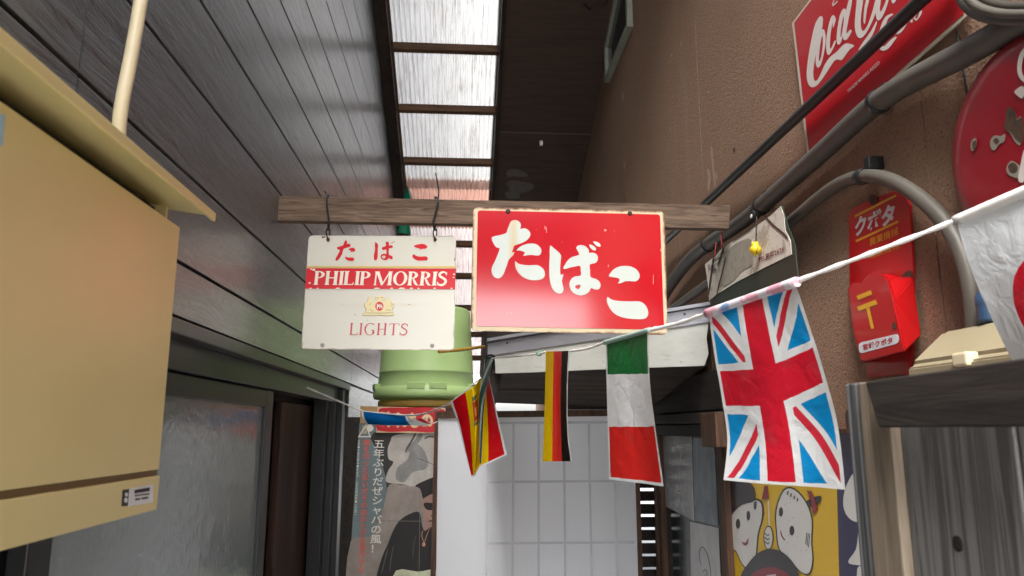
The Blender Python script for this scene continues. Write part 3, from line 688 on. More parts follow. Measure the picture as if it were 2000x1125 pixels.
def caps(name, text, plane, off, p0, p1, p2, mat, parent, k=.2, h=.07, gap=.03, space=.26):
    P, x = [], 0
    for ch in text:
        if ch == ' ': x += space; continue
        L, w = cap(ch, k, h)
        for q_ in L: P.append([[(x + a, b) for a, b in r] for r in q_] if isinstance(q_[0], list) else [(x + a, b) for a, b in q_])
        x += w + gap
    x -= gap
    mp = lambda a, b: (p0[0] + (p1[0] - p0[0]) * a / x + (p2[0] - p0[0]) * b, p0[1] + (p1[1] - p0[1]) * a / x + (p2[1] - p0[1]) * b)
    return printed(name, [[[mp(*q_) for q_ in r] for r in L] if isinstance(L[0], list) else [mp(*q_) for q_ in L] for L in P], plane, off, mat, parent)
caps('name_lettering', 'PHILIP MORRIS', p1, .0018, (612, 556.5), (872, 558), (615, 529.5), M['nletter'], pm, .20, .07, .0, .22)
caps('lights_lettering', 'LIGHTS', p1, .0008, (682, 654), (796, 655), (684, 631), M['elight'], pm, .13, .045, .05)
M['faint'] = enamel('faint cream print', (212, 204, 186), .4)
writing('finest_lettering', 'THE FINEST', p1, .0008, (667, 598), (705, 598), (667, 593), M['faint'], pm, .01)
writing('selection_lettering', 'SELECTION', p1, .0008, (776, 598), (815, 598), (776, 593), M['faint'], pm, .01)
M['crest'] = enamel('pale gold crest', (222, 208, 160), .45); M['crestline'] = enamel('crest outline', (112, 104, 70), .5)
K = lambda P: crop(P, 690, 560, 11.25)
crest = [(215, 630), (235, 565), (275, 560), (290, 500), (255, 440), (245, 385), (270, 340), (315, 330), (325, 270), (345, 228), (395, 220), (420, 250), (410, 300), (450, 330), (490, 320), (520, 300), (485, 260), (495, 215), (540, 198), (590, 200), (640, 200), (682, 225), (680, 265), (640, 300), (680, 330), (720, 310), (705, 265), (745, 242), (800, 250), (830, 290), (830, 330), (870, 350), (915, 365), (900, 420), (860, 480), (850, 540), (890, 565), (890, 632), (730, 638), (570, 622), (400, 636)]
printed('crest_outline', [K([(566 + (x - 566) * 1.02 - 4, 430 + (y - 430) * 1.02 + 7) for x, y in crest])], p1, .0006, M['crestline'], pm)
printed('crest', [K(crest)], p1, .0010, M['crest'], pm)
printed('crest_lines', [K(stroke(s_, 9)) for s_ in ([(360, 500), (400, 520), (440, 552)], [(715, 520), (770, 508), (820, 525)], [(380, 360), (372, 390), (350, 400)], [(835, 355), (860, 390), (830, 430)], [(500, 240), (540, 240), (560, 265)], [(600, 245), (635, 232), (640, 255)], [(240, 575), (560, 580), (880, 572)])], p1, .0014, M['crestline'], pm)
printed('crest_oval', [K(ellipse(574, 430, 90, 98))], p1, .0017, M['eink'], pm)
printed('crest_monogram', [K(stroke(s_, 20, taper=False)) for s_ in ([(530, 485), (535, 380), (570, 375), (575, 420), (540, 430)], [(585, 480), (590, 385), (610, 440), (630, 390), (632, 480)])], p1, .0021, M['nletter'], pm)
M['rivet'] = Mt('dull rivet', (.30, .27, .24), .5, .6)
for x, y in ((630, 674), (844, 675)): MB().disc(p1.at(x, y, 0), p1.n, .0065, .002, 14).build('rivet', M['rivet'], pm)
printed('scuff', [K(stroke(s_, 14)) for s_ in ([(-60, 1100), (0, 1075), (80, 1085)], [(-40, 1125), (40, 1100)])], p1, .0006, M['faint'], pm)
for x, w_ in ((604, 5), (618, 4), (655, 9), (730, 11), (762, 5), (778, 12), (800, 6), (815, 4), (846, 5), (880, 3)):
    printed('paint_chip', [[(x, 563.6), (x + w_ * .4, 562), (x + w_, 562.4), (x + w_ + 1, 564.4), (x + 1, 564.6)]], p1, .0016, M['nletter'], pm)
for x, y, w_ in ((887, 536, 2.2), (886, 542, 1.6), (605, 553, 2.4), (613, 527, 3), (608, 526, 2)): printed('paint_chip', [ellipse(x, y, w_, w_ * .7, 8)], p1, .0016, M['nletter'], pm)
M['ruststain'] = paint('rust stain', lin(128, 82, 48), .8, .5, 60)
for x, y, rx_, ry_ in ((641, 468, 3.4, 4.5), (850, 468, 3.2, 4.2), (632, 463, 4, 1.6), (630, 463, 2, 2), (888, 507, 1.2, 2.4)): printed('rust_spot', [[(a_ + random.uniform(-.5, .5), b_ + random.uniform(-.5, .5)) for a_, b_ in ellipse(x, y, rx_, ry_, 10)]], p1, .0005, M['ruststain'], pm)
# wire hooks and cable ties that carry it
M['wire'] = Mt('rusty wire', (.055, .035, .026), .6, .5); M['tie'] = Mt('black nylon', (.012, .012, .013), .4)
for (hx, hy), tail in (((641, 466), [(637, 378), (634, 373)]), ((850, 467), [(855, 392), (857, 375), (854, 355), (851, 338)])):
    hk = thing('cable_tie', 'black cable tie with wire hook at the %s hole of the white sign' % ('left' if hx < 700 else 'right'), 'cable tie', p1.at(hx, hy), 'cable ties on the beam')
    a = 386 if hx < 700 else 391
    loop = [W(hx - 3 if hx < 700 else hx + 6, a, Y=2.232), W(hx - 1 if hx < 700 else hx + 1, a + 22, Y=2.230), W(hx + 2 if hx < 700 else hx - 4, 436, Y=2.234), W(hx, 450, Y=2.250), W(hx, 440, Y=2.282), W(hx, 410, Y=2.283), W(hx, a - 1, Y=2.280), W(hx, a - 6, Y=2.255)]
    MB().tube(cat([tuple(p) for p in loop], 4, True), .0028, 8, close=True).build('tie_loop', M['tie'], hk)
    MB().tube(cat([tuple(W(x, y, Y=2.236)) for x, y in tail], 4), .0022, 8).build('tie_tail', M['tie'], hk)
    MB().tube(cat([tuple(W(x, y, Y=yy)) for x, y, yy in ((hx - 2, 446, 2.25), (hx - 4, 455, 2.255), (hx, 468, 2.256), (hx + 1, 469, 2.268), (hx + 3, 456, 2.266), (hx + 3, 447, 2.258))], 4), .0020, 8).build('wire_hook', M['wire'], hk)

rd = thing('red_tobacco_sign', 'large red enamel tobacco sign with white brushed lettering and rusty rim', 'sign', (.4, 2.23, 1.95))
p2 = PY(2.232)
m = Mt('rusty cream rim', lin(206, 192, 160), .45, spec=.4)
u, v, _ = m.xyz('UV'); e = (u.mn(u * -1 + 1.0) * 1.55).mn(v.mn(v * -1 + 1.0)); nz = m.noise(30, detail=7, rough=.7)
m.mix((e + nz * .05).ss(.030, .050, 1, 0) * .9, lin(120, 76, 46)); m.mix((e * .8 + nz * .06).ss(.026, .036, 1, 0) * .8, lin(62, 36, 26)); m.bump(nz, .2, .003); M['rim'] = m
slab('rim_plate', [rrect([(924, 404), (1298, 412), (1304, 654), (919, 646)], 12)], p2, 0, .005, M['rim'], rd)
m = Mt('red sign enamel', lin(192, 14, 30), .15, spec=1.0, coat=1.0)
m.set('Coat Roughness', .12)
m.mix(m.noise(3, detail=5).ss(.5, .8) * .25, lin(168, 18, 34)); m.mix(m.noise(70, (3, 1, .5), 3).ss(.73, .76) * .5, lin(226, 150, 140))
m.bump(m.noise(1.7, detail=2), .15, .03); m.bump(m.noise(60, detail=3), .03, .002); M['redsign'] = m
slab('red_face', [rrect([(933, 411), (1289, 419), (1297, 644), (929, 637)], 6)], p2, .0012, .001, M['redsign'], rd)
A_ = lambda P: cat(crop(P, 950, 420, 6.62), 2, True); B_ = lambda P: cat(crop(P, 1080, 460, 6.25), 2, True)
big = [A_([(68, 290), (160, 265), (252, 238), (270, 195), (300, 120), (320, 82), (365, 66), (410, 78), (440, 110), (445, 150), (438, 182), (490, 172), (540, 195), (568, 240), (555, 290), (510, 335), (440, 370), (360, 398), (345, 440), (330, 478), (335, 486), (362, 478), (345, 520), (310, 555), (285, 585), (268, 640), (245, 700), (225, 755), (190, 805), (150, 820), (105, 805), (75, 765), (66, 710), (80, 655), (110, 600), (145, 515), (172, 435), (130, 420), (95, 375)]),
 A_([(388, 460), (430, 415), (490, 385), (560, 370), (630, 375), (680, 405), (708, 445), (706, 490), (685, 520), (640, 525), (590, 518), (530, 522), (475, 528), (490, 505), (495, 485), (460, 468), (420, 460)]),
 A_([(372, 598), (410, 628), (470, 645), (560, 652), (650, 648), (710, 675), (745, 715), (755, 765), (740, 812), (690, 838), (620, 845), (545, 835), (470, 800), (415, 750), (380, 690), (370, 640)]),
 A_([(822, 398), (870, 430), (925, 475), (965, 525), (958, 600), (952, 700), (958, 775), (995, 765), (985, 810), (975, 850), (985, 900), (995, 950), (985, 1000), (950, 1018), (905, 1005), (860, 965), (832, 900), (815, 800), (812, 680), (818, 540)]),
 [B_([(125, 400), (150, 350), (185, 300), (235, 262), (315, 240), (310, 205), (285, 160), (295, 130), (335, 118), (385, 128), (425, 160), (438, 190), (440, 212), (490, 212), (530, 230), (548, 270), (540, 310), (510, 340), (448, 355), (452, 430), (458, 508), (520, 530), (562, 560), (580, 600), (570, 645), (540, 662), (500, 655), (460, 642), (445, 680), (405, 715), (350, 732), (295, 725), (240, 695), (210, 650), (200, 590), (220, 535), (270, 500), (338, 490), (338, 430), (330, 372), (270, 380), (210, 392), (150, 410)]), B_([(265, 625), (300, 602), (335, 605), (330, 635), (305, 658), (285, 645)])],
 B_([(442, 112), (480, 120), (515, 145), (525, 170), (510, 185), (480, 175), (455, 150)]), B_([(488, 75), (525, 76), (560, 92), (580, 118), (575, 138), (545, 135), (515, 112)]),
 B_([(682, 500), (700, 460), (745, 410), (810, 380), (880, 372), (950, 380), (1010, 410), (1045, 450), (1057, 495), (1040, 540), (1000, 562), (940, 558), (880, 560), (830, 582), (790, 585), (805, 565), (812, 540), (795, 522), (750, 512)]),
 B_([(665, 750), (700, 775), (760, 795), (850, 803), (960, 805), (1050, 805), (1105, 830), (1145, 880), (1162, 940), (1150, 990), (1110, 1018), (1030, 1022), (930, 1015), (830, 995), (745, 950), (690, 885), (658, 810)])]
m = Mt('white sign lettering', lin(196, 203, 198), .25, spec=.5); x_, _, _ = m.xyz(); st = (x_ - W(1003, 500, Y=2.232).x).ab()
m.mix((st + m.noise(9) * .02).ss(.012, .034, 1, 0) * .75, lin(196, 180, 140)); M['wletter'] = m
for a, b in ((0, 3), (3, 7), (7, 9)): printed('brushed_letter', big[a:b], p2, .0017, M['wletter'], rd)
M['pinkscratch'] = Mt('pale scratch on red', lin(226, 150, 140), .4)
for L, w_ in (([(1064, 441), (1064.5, 449)], 1.0), ([(1066.5, 443), (1067.5, 455)], 1.2), ([(1276, 536), (1275.5, 556)], 1.0), ([(1290, 486), (1291, 492)], 1.2), ([(1188, 517), (1188, 522)], 1.4)): printed('scratch', [stroke(L, w_)], p2, .0016, M['pinkscratch'], rd)
printed('scratch', [ellipse(1182, 450, 2.4, 2.2, 9)], p2, .0016, M['pinkscratch'], rd)
for x, y in ((992, 413), (1230, 417)): MB().disc(p2.at(x, y, .0012), p2.n, .0075, .004, 12).build('bolt', M['wire'], rd)

# ================================================================== gold letter box on the siding
def proj(p):
    d = Vector(p) - Vector((0, 0, EYE)); f = d.dot(_F); return (CX + FPX * d.dot(_R) / f, CY - FPX * d.dot(_U) / f)
m = Mt('gold anodised metal', (.74, .645, .315), .30, .3, .5)
m.mix(m.noise(2.2, (1, .5, 1.4), 5).ss(.4, .75) * .45, (.63, .535, .235)); m.mix(m.noise(60, detail=3).ss(.4, .7) * .04, (.84, .72, .46))
m.mix(m.noise(11, detail=6, rough=.7).ss(.66, .74) * .3, (.86, .78, .56)); m.mix(m.noise(2.6, (1, 1, .3), 6, .7, 1.0).ss(.54, .66) * .22, (.56, .47, .20)); m.mix(m.noise(38, (1, .04, 1.5), 3, .6, .4).ss(.70, .74) * .35, (.88, .82, .60)); m.set('Roughness', m.noise(3).ss(.3, .7, .30, .5)); m.bump(m.noise(2.2, detail=2), .12, .02); M['goldbox'] = m
M['golddark'] = Mt('gold box gap', (.16, .105, .04), .5, .3)
XG = -.405
mbx = thing('letter_box', 'gold metal letter box mounted on the charcoal siding', 'letter box', (-.5, .8, 1.35))
ye = W(333, 700, X=XG).y; zt = W(355, 441, X=XG).z; zb_ = W(306, 998, X=XG).z; zf = W(308, 926, X=XG).z
q = MB(); q.box(LW + .001, XG - .004, ye - .47, ye, zb_ + .004, zt - .002); q.build('case', M['goldbox'], mbx, .006, 3)
q = MB(); q.box(XG - .0035, XG, ye - .462, ye - .006, zf + .006, zt - .004); q.build('door', M['goldbox'], mbx, .0015, 2)
q = MB(); q.box(XG - .0035, XG + .001, ye - .466, ye - .004, zb_ + .002, zf - .002); q.build('flap', M['goldbox'], mbx, .0016, 2)
q = MB(); q.box(XG - .0032, XG - .002, ye - .46, ye - .007, zf - .0015, zf + .0055); q.build('gap', M['golddark'], mbx)
XLP = -.364; lipz = W(420, 424, X=XLP).z; yl_ = W(420, 420, X=XLP).y
q = MB(); q.hull8([(LW + .001, ye - .52, lipz + .030), (XLP, ye - .52, lipz), (XLP, yl_, lipz), (LW + .001, yl_, lipz + .030),
                   (LW + .001, ye - .52, lipz + .036), (XLP, ye - .52, lipz + .006), (XLP, yl_, lipz + .006), (LW + .001, yl_, lipz + .036)])
q.build('lid', M['goldbox'], mbx, .002, 2)
q = MB(); q.box(XLP - .0035, XLP + .0015, ye - .52, yl_, lipz - .007, lipz + .0055); q.build('lid_lip', M['goldbox'], mbx, .0015, 2)
q = MB(); q.box(LW + .001, XG - .02, ye - .010, ye - .004, zt - .001, lipz + .012); q.build('lid_end', M['goldbox'], mbx)
q = MB(); q.box(LW + .001, XG - .035, ye - .46, ye - .012, zt - .001, lipz + .006); q.build('dark_slot', M['darkmetal'], mbx)  # dark filler block, stands in for the shade under the lid
pg = PXL(XG + .001)
M['sticker'] = Mt('white sticker', lin(206, 210, 214), .45); M['stickblack'] = Mt('black sticker print', lin(38, 38, 44), .5); M['stickblue'] = Mt('pale blue sticker', lin(150, 186, 206), .45)
slab('sticker', [[(252, 954), (299, 946), (298, 981), (250, 989)]], pg, .0006, .0005, M['sticker'], mbx)
slab('sticker_mark', [[(239, 957), (251.5, 955), (249, 988), (237, 989)]], pg, .0006, .0005, M['stickblack'], mbx)
printed('sticker_mark_figure', [ellipse(245, 966, 3, 4), ellipse(244, 977, 3.5, 5)], pg, .001, M['sticker'], mbx)
printed('sticker_text', [[(261, 957), (291, 952), (290.5, 959), (260.5, 964)], [(261, 967), (290, 963), (290, 965.5), (261, 969.5)], [(262, 974), (272, 972.5), (272, 976), (262, 977.5)], [(275, 972), (288, 970), (288, 973.5), (275, 975.5)]], pg, .001, M['stickblack'], mbx)
slab('blue_sticker', [rrect([(-40, 232), (9, 222), (4, 285), (-40, 296)], 6)], PXL(XG), .0006, .0005, M['stickblue'], mbx)
# cream cable
m = paint('cream plastic', lin(214, 202, 170), .45, .2, 8); M['creamcable'] = m
q = MB(); q.tube(cat([tuple(W(x, y, X=-.50)) for x, y in ((231, 290), (233, 240), (240, 190), (252, 130), (265, 60), (277, -10), (300, -120), (330, -230))], 5), .0098, 12)
tag(q.build('cream_cable', M['creamcable']), 'thick cream cable rising behind the gold letter box', 'cable')

# ================================================================== things on the stucco wall
M['signwhite'] = paint('aged white rim', lin(206, 196, 178), .5, .3, 12)
m = enamel('cola red', (178, 18, 30), .5, .1); M['colared'] = m
ck = thing('soda_sign', 'red rectangular soda sign with white script crossed by black conduit', 'sign', (.91, 1.5, 2.4))
pc = PXR(.916)
a, b, c = [pc.at(*v) for v in ((1547, 45), (1577, 306), (1894, 26))]; d = a + (c - b)
quad = [a, b, c, d]; ce = (a + c) / 2
ins = [v + (ce - v).normalized() * .016 for v in quad]
slab('rim_plate', [[proj(v) for v in quad]], pc, 0, .004, M['signwhite'], ck)
slab('red_face', [[proj(v) for v in ins]], pc, .001, .0008, M['colared'], ck)
M['script'] = paint('script white', lin(214, 206, 200), .4, .1, 10)
K = lambda P: crop(P, 1540, 0, 3.628)
script = [cat([(248, 150), (245, 122), (228, 115), (195, 165), (166, 280), (142, 420), (132, 520), (140, 585), (165, 618), (200, 610), (240, 565), (290, 490), (330, 430), (358, 422), (380, 427), (405, 395), (440, 350), (472, 325), (440, 311), (410, 308), (380, 330), (345, 368), (300, 402), (260, 460), (225, 540), (200, 574), (184, 560), (180, 500), (195, 400), (220, 290), (242, 205)], 2, True),
 [cat([(248, 205), (222, 250), (202, 350), (196, 440), (208, 480), (232, 462), (255, 380), (268, 290), (262, 225)], 2, True), cat([(244, 250), (232, 300), (220, 400), (222, 435), (236, 400), (248, 310)], 2, True)[::-1]],
 cat([(322, 195), (340, 140), (325, 108), (304, 125), (282, 210), (270, 310), (276, 375), (292, 390), (318, 350), (340, 295), (330, 290), (308, 340), (298, 335), (302, 250), (316, 160), (318, 190)], 2, True),
 [cat([(412, 70), (392, 62), (368, 110), (350, 210), (345, 290), (358, 318), (380, 290), (400, 200), (416, 110)], 2, True), cat([(396, 110), (380, 180), (372, 260), (380, 250), (394, 170)], 2, True)[::-1]],
 cat([(432, 0), (456, 4), (440, 90), (420, 190), (416, 240), (440, 210), (452, 225), (420, 278), (396, 282), (390, 240), (402, 130)], 2, True),
 cat([(500, -60), (480, 90), (474, 190), (490, 255), (518, 270), (552, 240), (590, 170), (622, 90), (650, -20), (630, -30), (600, 80), (565, 180), (535, 220), (518, 190), (520, 100), (540, -50)], 2, True),
 cat([(570, -60), (545, 40), (535, 150), (548, 165), (562, 60), (590, -50)], 2, True),
 cat([(640, -60), (622, 60), (630, 135), (655, 140), (690, 80), (716, 0), (740, -60), (715, -60), (690, 20), (662, 80), (652, 60), (668, -60)], 2, True),
 cat([(740, -40), (735, 10), (750, 25), (775, -10), (770, -40)], 2, True),
 cat([(500, 352), (540, 290), (590, 220), (626, 152), (632, 165), (600, 250), (560, 300), (520, 345)], 2, True)]
each('script_lettering', [[K(r) for r in L] if isinstance(L[0], list) else K(L) for L in script], pc, .0015, M['script'], ck)
coke = [stroke([(745, 100), (700, 130), (665, 220), (650, 300), (668, 342), (700, 335), (740, 290), (770, 262)], 30), stroke([(800, 110), (770, 190), (775, 230), (810, 200), (835, 130), (815, 105), (795, 130)], 26), stroke([(900, -40), (850, 100), (820, 200)], 26), stroke([(910, 60), (868, 110), (880, 160)], 24), stroke([(940, 40), (915, 100), (905, 135), (935, 95), (942, 60)], 26)]
printed('lower_lettering', [K(L) for L in coke], pc, .0015, M['script'], ck)
writing('trade_lettering', 'TRADE MARKS REGD', pc, .0015, K([(424, 662)])[0], K([(652, 452)])[0], K([(418, 640)])[0], M['script'], ck, .01)
printed('top_mark', [K(stroke([(330, -10), (318, 40), (352, 8)], 7, taper=False))], pc, .0015, M['script'], ck)

# round sign
rn = thing('round_sign', 'round red enamel sign with rust holes near the hose coil', 'sign', (.9, 1.17, 1.95))
rx = .906; lp = W(1868, 345, X=rx); R0 = .178; rcY, rcZ = lp.y - R0, lp.z
V, F = [], []; prof = [(R0, .022), (R0, 0), (R0 - .010, -.014), (R0 - .030, -.022), (R0 - .055, -.026), (0.0001, -.027)]; n = 56
for r, dx in prof: V += [(rx + dx, rcY + r * math.cos(2 * math.pi * k / n), rcZ + r * math.sin(2 * math.pi * k / n)) for k in range(n)]
for j in range(len(prof) - 1):
    for k in range(n): F.append((j * n + k, j * n + (k + 1) % n, (j + 1) * n + (k + 1) % n, (j + 1) * n + k))
m = enamel('dull round red', (146, 16, 32), .45, .5); m.mix(m.noise(5).ss(.55, .75) * .3, lin(196, 90, 90)); M['roundred'] = m
ro = mesh_obj('red_face', V, F, m, rn, smooth=True)
pr_ = PXR(rx - .0275)
M['rust'] = Mt('rust', (.085, .045, .026), .9); M['rust'].mix(M['rust'].noise(60).ss(.4, .7) * .7, (.022, .014, .012)); M['chip'] = paint('chipped enamel ground', lin(150, 146, 132), .5, .3, 30)
K = lambda P: crop(P, 1860, 0, 2.68)
each('chip', [K(cat(grow(L, (.78, .78)), 3, True)) for L in ([(95, 740), (125, 715), (135, 745), (120, 790), (98, 795)], [(190, 735), (220, 700), (260, 705), (290, 690), (285, 740), (250, 760), (220, 800), (195, 785)], [(270, 570), (310, 548), (340, 580), (345, 620), (375, 600), (375, 780), (335, 770), (300, 710), (262, 680), (280, 640)], [(280, 860), (310, 830), (350, 850), (375, 880), (375, 945), (300, 930), (275, 900)])], pr_, .0006, M['chip'], rn)
each('rust_hole', [K(cat(L, 3, True)) for L in ([(108, 745), (130, 735), (128, 775), (112, 780)], [(218, 735), (235, 722), (250, 740), (232, 755)], [(285, 580), (312, 562), (335, 590), (340, 630), (372, 620), (375, 740), (340, 730), (310, 690), (275, 670), (285, 620)], [(295, 870), (320, 850), (345, 870), (340, 900), (310, 905)])], pr_, .0012, M['rust'], rn)
each('script_lettering', [K(stroke([(385, 250), (362, 310), (358, 380), (385, 430)], 24)), K(cat([(330, 478), (370, 450), (385, 480), (370, 515), (345, 500)], 3, True)), K(cat([(350, 945), (362, 860), (385, 780), (385, 940)], 3, True))], pr_, .0016, M['script'], rn)

# scratches, drips and chipped spots on the stucco
M['scratch'] = paint('pale scratch', lin(176, 148, 126), .9, .5, 60); M['stain'] = paint('dark stain', lin(84, 62, 52), .9, .6, 50)
pst = PXR(RW)
for L, w in (([(1384, 372), (1386, 345), (1383, 330)], 5), ([(1398, 368), (1395, 340), (1391, 300), (1390, 285)], 4), ([(1401, 352), (1399, 335)], 3), ([(1216, 178), (1217, 196)], 4), ([(1220, 316), (1221, 330)], 3), ([(1330, 82), (1331, 90)], 3), ([(1312, 105), (1312, 111)], 3), ([(1384, 178), (1385, 183)], 3), ([(1310, 250), (1310, 256)], 3), ([(1466, 340), (1470, 334)], 3)):
    printed('scratch', [stroke(L, w)], pst, .0012, M['scratch'], hs_r)
for L in (cat([(1652, 806), (1660, 800), (1667, 812), (1664, 836), (1655, 838)], 3, True), cat([(1432, 292), (1435, 288), (1437, 294), (1434, 299)], 3, True)): printed('stain', [L], pst, .0012, M['stain'], hs_r)
tag(MB().tube(cat([tuple(W(x, y, X=.924)) for x, y in ((1868, 60), (1876, 105), (1884, 150), (1890, 195), (1888, 240), (1880, 300))], 4), .0022, 6).build('thin_wire', M['tie']), 'thin dark wire running down the wall behind round red sign', 'wire')
tag(MB().tube(cat([tuple(WP(x, y, Vector((0, 4.3, zroof(4.3) - .03)), Vector((0, -MR, -1)).normalized())) for x, y in ((1140, 8), (1152, 18), (1170, 14), (1186, 4), (1180, -12), (1160, -20))], 5), .006, 8).build('soffit_cable', M['tie']), 'dark cable end looped under the eaves soffit near vent window', 'cable')
# conduits
M['blackpipe'] = Mt('black conduit', (.016, .017, .019), .4, spec=.4)
m = paint('grey conduit', (.085, .076, .065), .5, .4, 6); M['greypipe'] = m
m = paint('grey hose', (.088, .078, .063), .5, .4, 6); M['hose'] = m
tag(MB().tube([W(x, y, X=.890) for x, y in ((1860, -58), (1800, 0), (1695, 99), (1385, 391), (1290, 480))], .0145, 14).build('black_conduit', M['blackpipe']), 'straight black conduit crossing the red rectangular sign', 'conduit')
cA = thing('grey_conduit', 'thickest grey conduit running above the torn telephone sign', 'conduit', (.89, 1.9, 2.1))
MB().tube(cat([tuple(W(x, y, X=.894)) for x, y in ((2080, -20), (2000, 36), (1900, 96), (1725, 192), (1600, 302), (1490, 400), (1440, 440), (1385, 476), (1345, 510), (1310, 556), (1290, 592), (1275, 640))], 5), .0245, 16).build('pipe', M['greypipe'], cA)
for (x, y), t in (((1720, 195), (-125, 110)), ((1490, 400), (-110, 98)), ((1384, 477), (-55, 36))):
    p, p2_ = W(x, y, X=.894), W(x + t[0] * .06, y + t[1] * .06, X=.894)
    MB().tube([p, p2_ ], .0275, 16).build('clamp', M['tie'], cA)
    e_ = W(x + 6, y - 20, X=.90)
    MB().box(e_.x - .006, e_.x + .029, e_.y - .012, e_.y + .012, e_.z - .012, e_.z + .012).build('clamp_tab', M['tie'], cA, .003)
cB = thing('grey_conduit', 'thinner grey conduit arching over the red letter box', 'conduit', (.89, 1.7, 1.95))
MB().tube(cat([tuple(W(x, y, X=.897)) for x, y in ((1285, 632), (1310, 606), (1385, 552), (1470, 490), (1545, 432), (1600, 386), (1645, 356), (1690, 344), (1740, 352), (1795, 385), (1845, 434), (1878, 492), (1898, 570), (1908, 680))], 5), .0158, 14).build('pipe', M['hose'], cB)
p = W(1690, 344, X=.897); p2_ = W(1680, 346, X=.897)
MB().tube([p, p2_], .0188, 14).build('clamp', M['tie'], cB)
e_ = W(1698, 322, X=.90); MB().box(e_.x - .008, e_.x + .029, e_.y - .011, e_.y + .011, e_.z - .012, e_.z + .018).build('clamp_tab', M['tie'], cB, .003)
hc = thing('hose_coil', 'coiled grey hose hung high above the round sign', 'hose', (.86, 1.0, 2.3))
for dx, dy, xx in ((0, 0, .84), (-9, 13, .87), (10, -16, .86)):
    MB().tube(cat([tuple(W(x + dx, y + dy, X=xx)) for x, y in ((1872, -60), (1885, -15), (1905, 10), (1940, 24), (1985, 28), (2040, 22), (2090, -20), (2080, -90), (2000, -140), (1920, -125))], 5, True), .0075, 10, close=True).build('hose_loop', M['hose'], hc)

# torn telephone sign, hung from the conduit
tl = thing('telephone_sign', 'torn white and dark green sign with telephone number hung from conduit', 'sign', (.88, 2.3, 2.0))
a, b, c = W(1378, 516, X=.858), W(1394, 612, X=.838), W(1525, 402, X=.858)
pt = Plane(a, (b - a).cross(c - a)); pt.n = pt.n if pt.n.x < 0 else -pt.n
m = Mt('peeling white sign', lin(198, 192, 180), .6, spec=.3); nz = m.noise(11, detail=8, rough=.72)
m.mix(nz.ss(.52, .60) * .75, lin(150, 138, 122)); m.mix(m.noise(24, detail=6, rough=.7).ss(.60, .66) * .85, lin(84, 50, 36)); m.mix(m.noise(120, detail=3).ss(.62, .7) * .45, lin(90, 82, 76))
m.bump(nz, .3, .004); M['peel'] = m
m = Mt('dark green sign paint', lin(34, 46, 34), .5); m.mix(m.noise(8, (1, 1, .3), 5).ss(.45, .7) * .5, lin(50, 52, 42)); M['dgreen'] = m
M['rustedge'] = Mt('rust edge', lin(70, 42, 30), .9)
slab('green_part', [[(1379, 517), (1400, 498), (1500, 424), (1527, 402), (1538, 440), (1552, 478), (1560, 560), (1500, 592), (1400, 640), (1386, 640), (1388, 600)]], pt, 0, .003, M['dgreen'], tl)
slab('white_part', [[(1378, 516), (1398, 500), (1404, 492), (1422, 478), (1460, 452), (1470, 448), (1503, 424), (1526, 403), (1532, 420), (1535, 450), (1545, 470), (1547, 497), (1500, 520), (1445, 548), (1402, 574), (1386, 587), (1384, 560)]], pt, .002, .0015, M['peel'], tl)
each('rust_crack', [stroke([(1497, 423), (1512, 440), (1534, 458), (1541, 468)], 4.5), stroke([(1396, 500), (1392, 530), (1386, 575)], 3.5), stroke([(1416, 482), (1410, 500), (1404, 520)], 3), stroke([(1402, 575), (1408, 550), (1416, 520), (1420, 500)], 2.5), stroke([(1430, 472), (1452, 458), (1472, 446)], 3)], pt, .0036, M['rustedge'], tl)
M['tear'] = paint('torn paper', lin(150, 142, 128), .8, .6, 40)
printed('torn_label', [cat([(1424, 488), (1456, 468), (1470, 470), (1474, 490), (1470, 518), (1450, 530), (1434, 548), (1410, 560), (1412, 530)], 3, True)], pt, .003, M['tear'], tl)
M['maroon'] = Mt('maroon print', lin(110, 48, 48), .6)
writing('telephone_lettering', 'TEL高岡2674', pt, .0042, (1485, 514), (1535, 492), (1483, 503), M['maroon'], tl, .02)
writing('side_lettering', '高', pt, .0042, (1386, 530), (1391, 527), (1384, 518), M['maroon'], tl, .01)
rsx = thing('red_string', 'red string loops tying the torn telephone sign to the conduit', 'string', W(1405, 480, X=.85))
MB().tube(cat([tuple(W(x, y, X=xx)) for x, y, xx in ((1399, 474, .862), (1397, 487, .855), (1396, 502, .850))], 3), .0022, 8).build('strand', Mt('red cord', lin(130, 40, 44), .8), rsx)
MB().tube(cat([tuple(W(x, y, X=xx)) for x, y, xx in ((1412, 452, .866), (1408, 462, .862), (1411, 484, .850))], 3), .0022, 8).build('strand', bpy.data.materials['red cord'] and type('o', (), {'m': bpy.data.materials['red cord']})(), rsx)
wr_ = thing('black_wire', 'thin black wire twisted through the left holes of telephone sign', 'wire', W(1395, 520, X=.85))
MB().tube(cat([tuple(pt.at(x, y, .006)) for x, y in ((1408, 490), (1402, 498), (1396, 505), (1395, 518), (1403, 528), (1393, 522), (1398, 512), (1410, 502), (1418, 490))], 3), .0014, 6).build('strand', M['tie'], wr_)
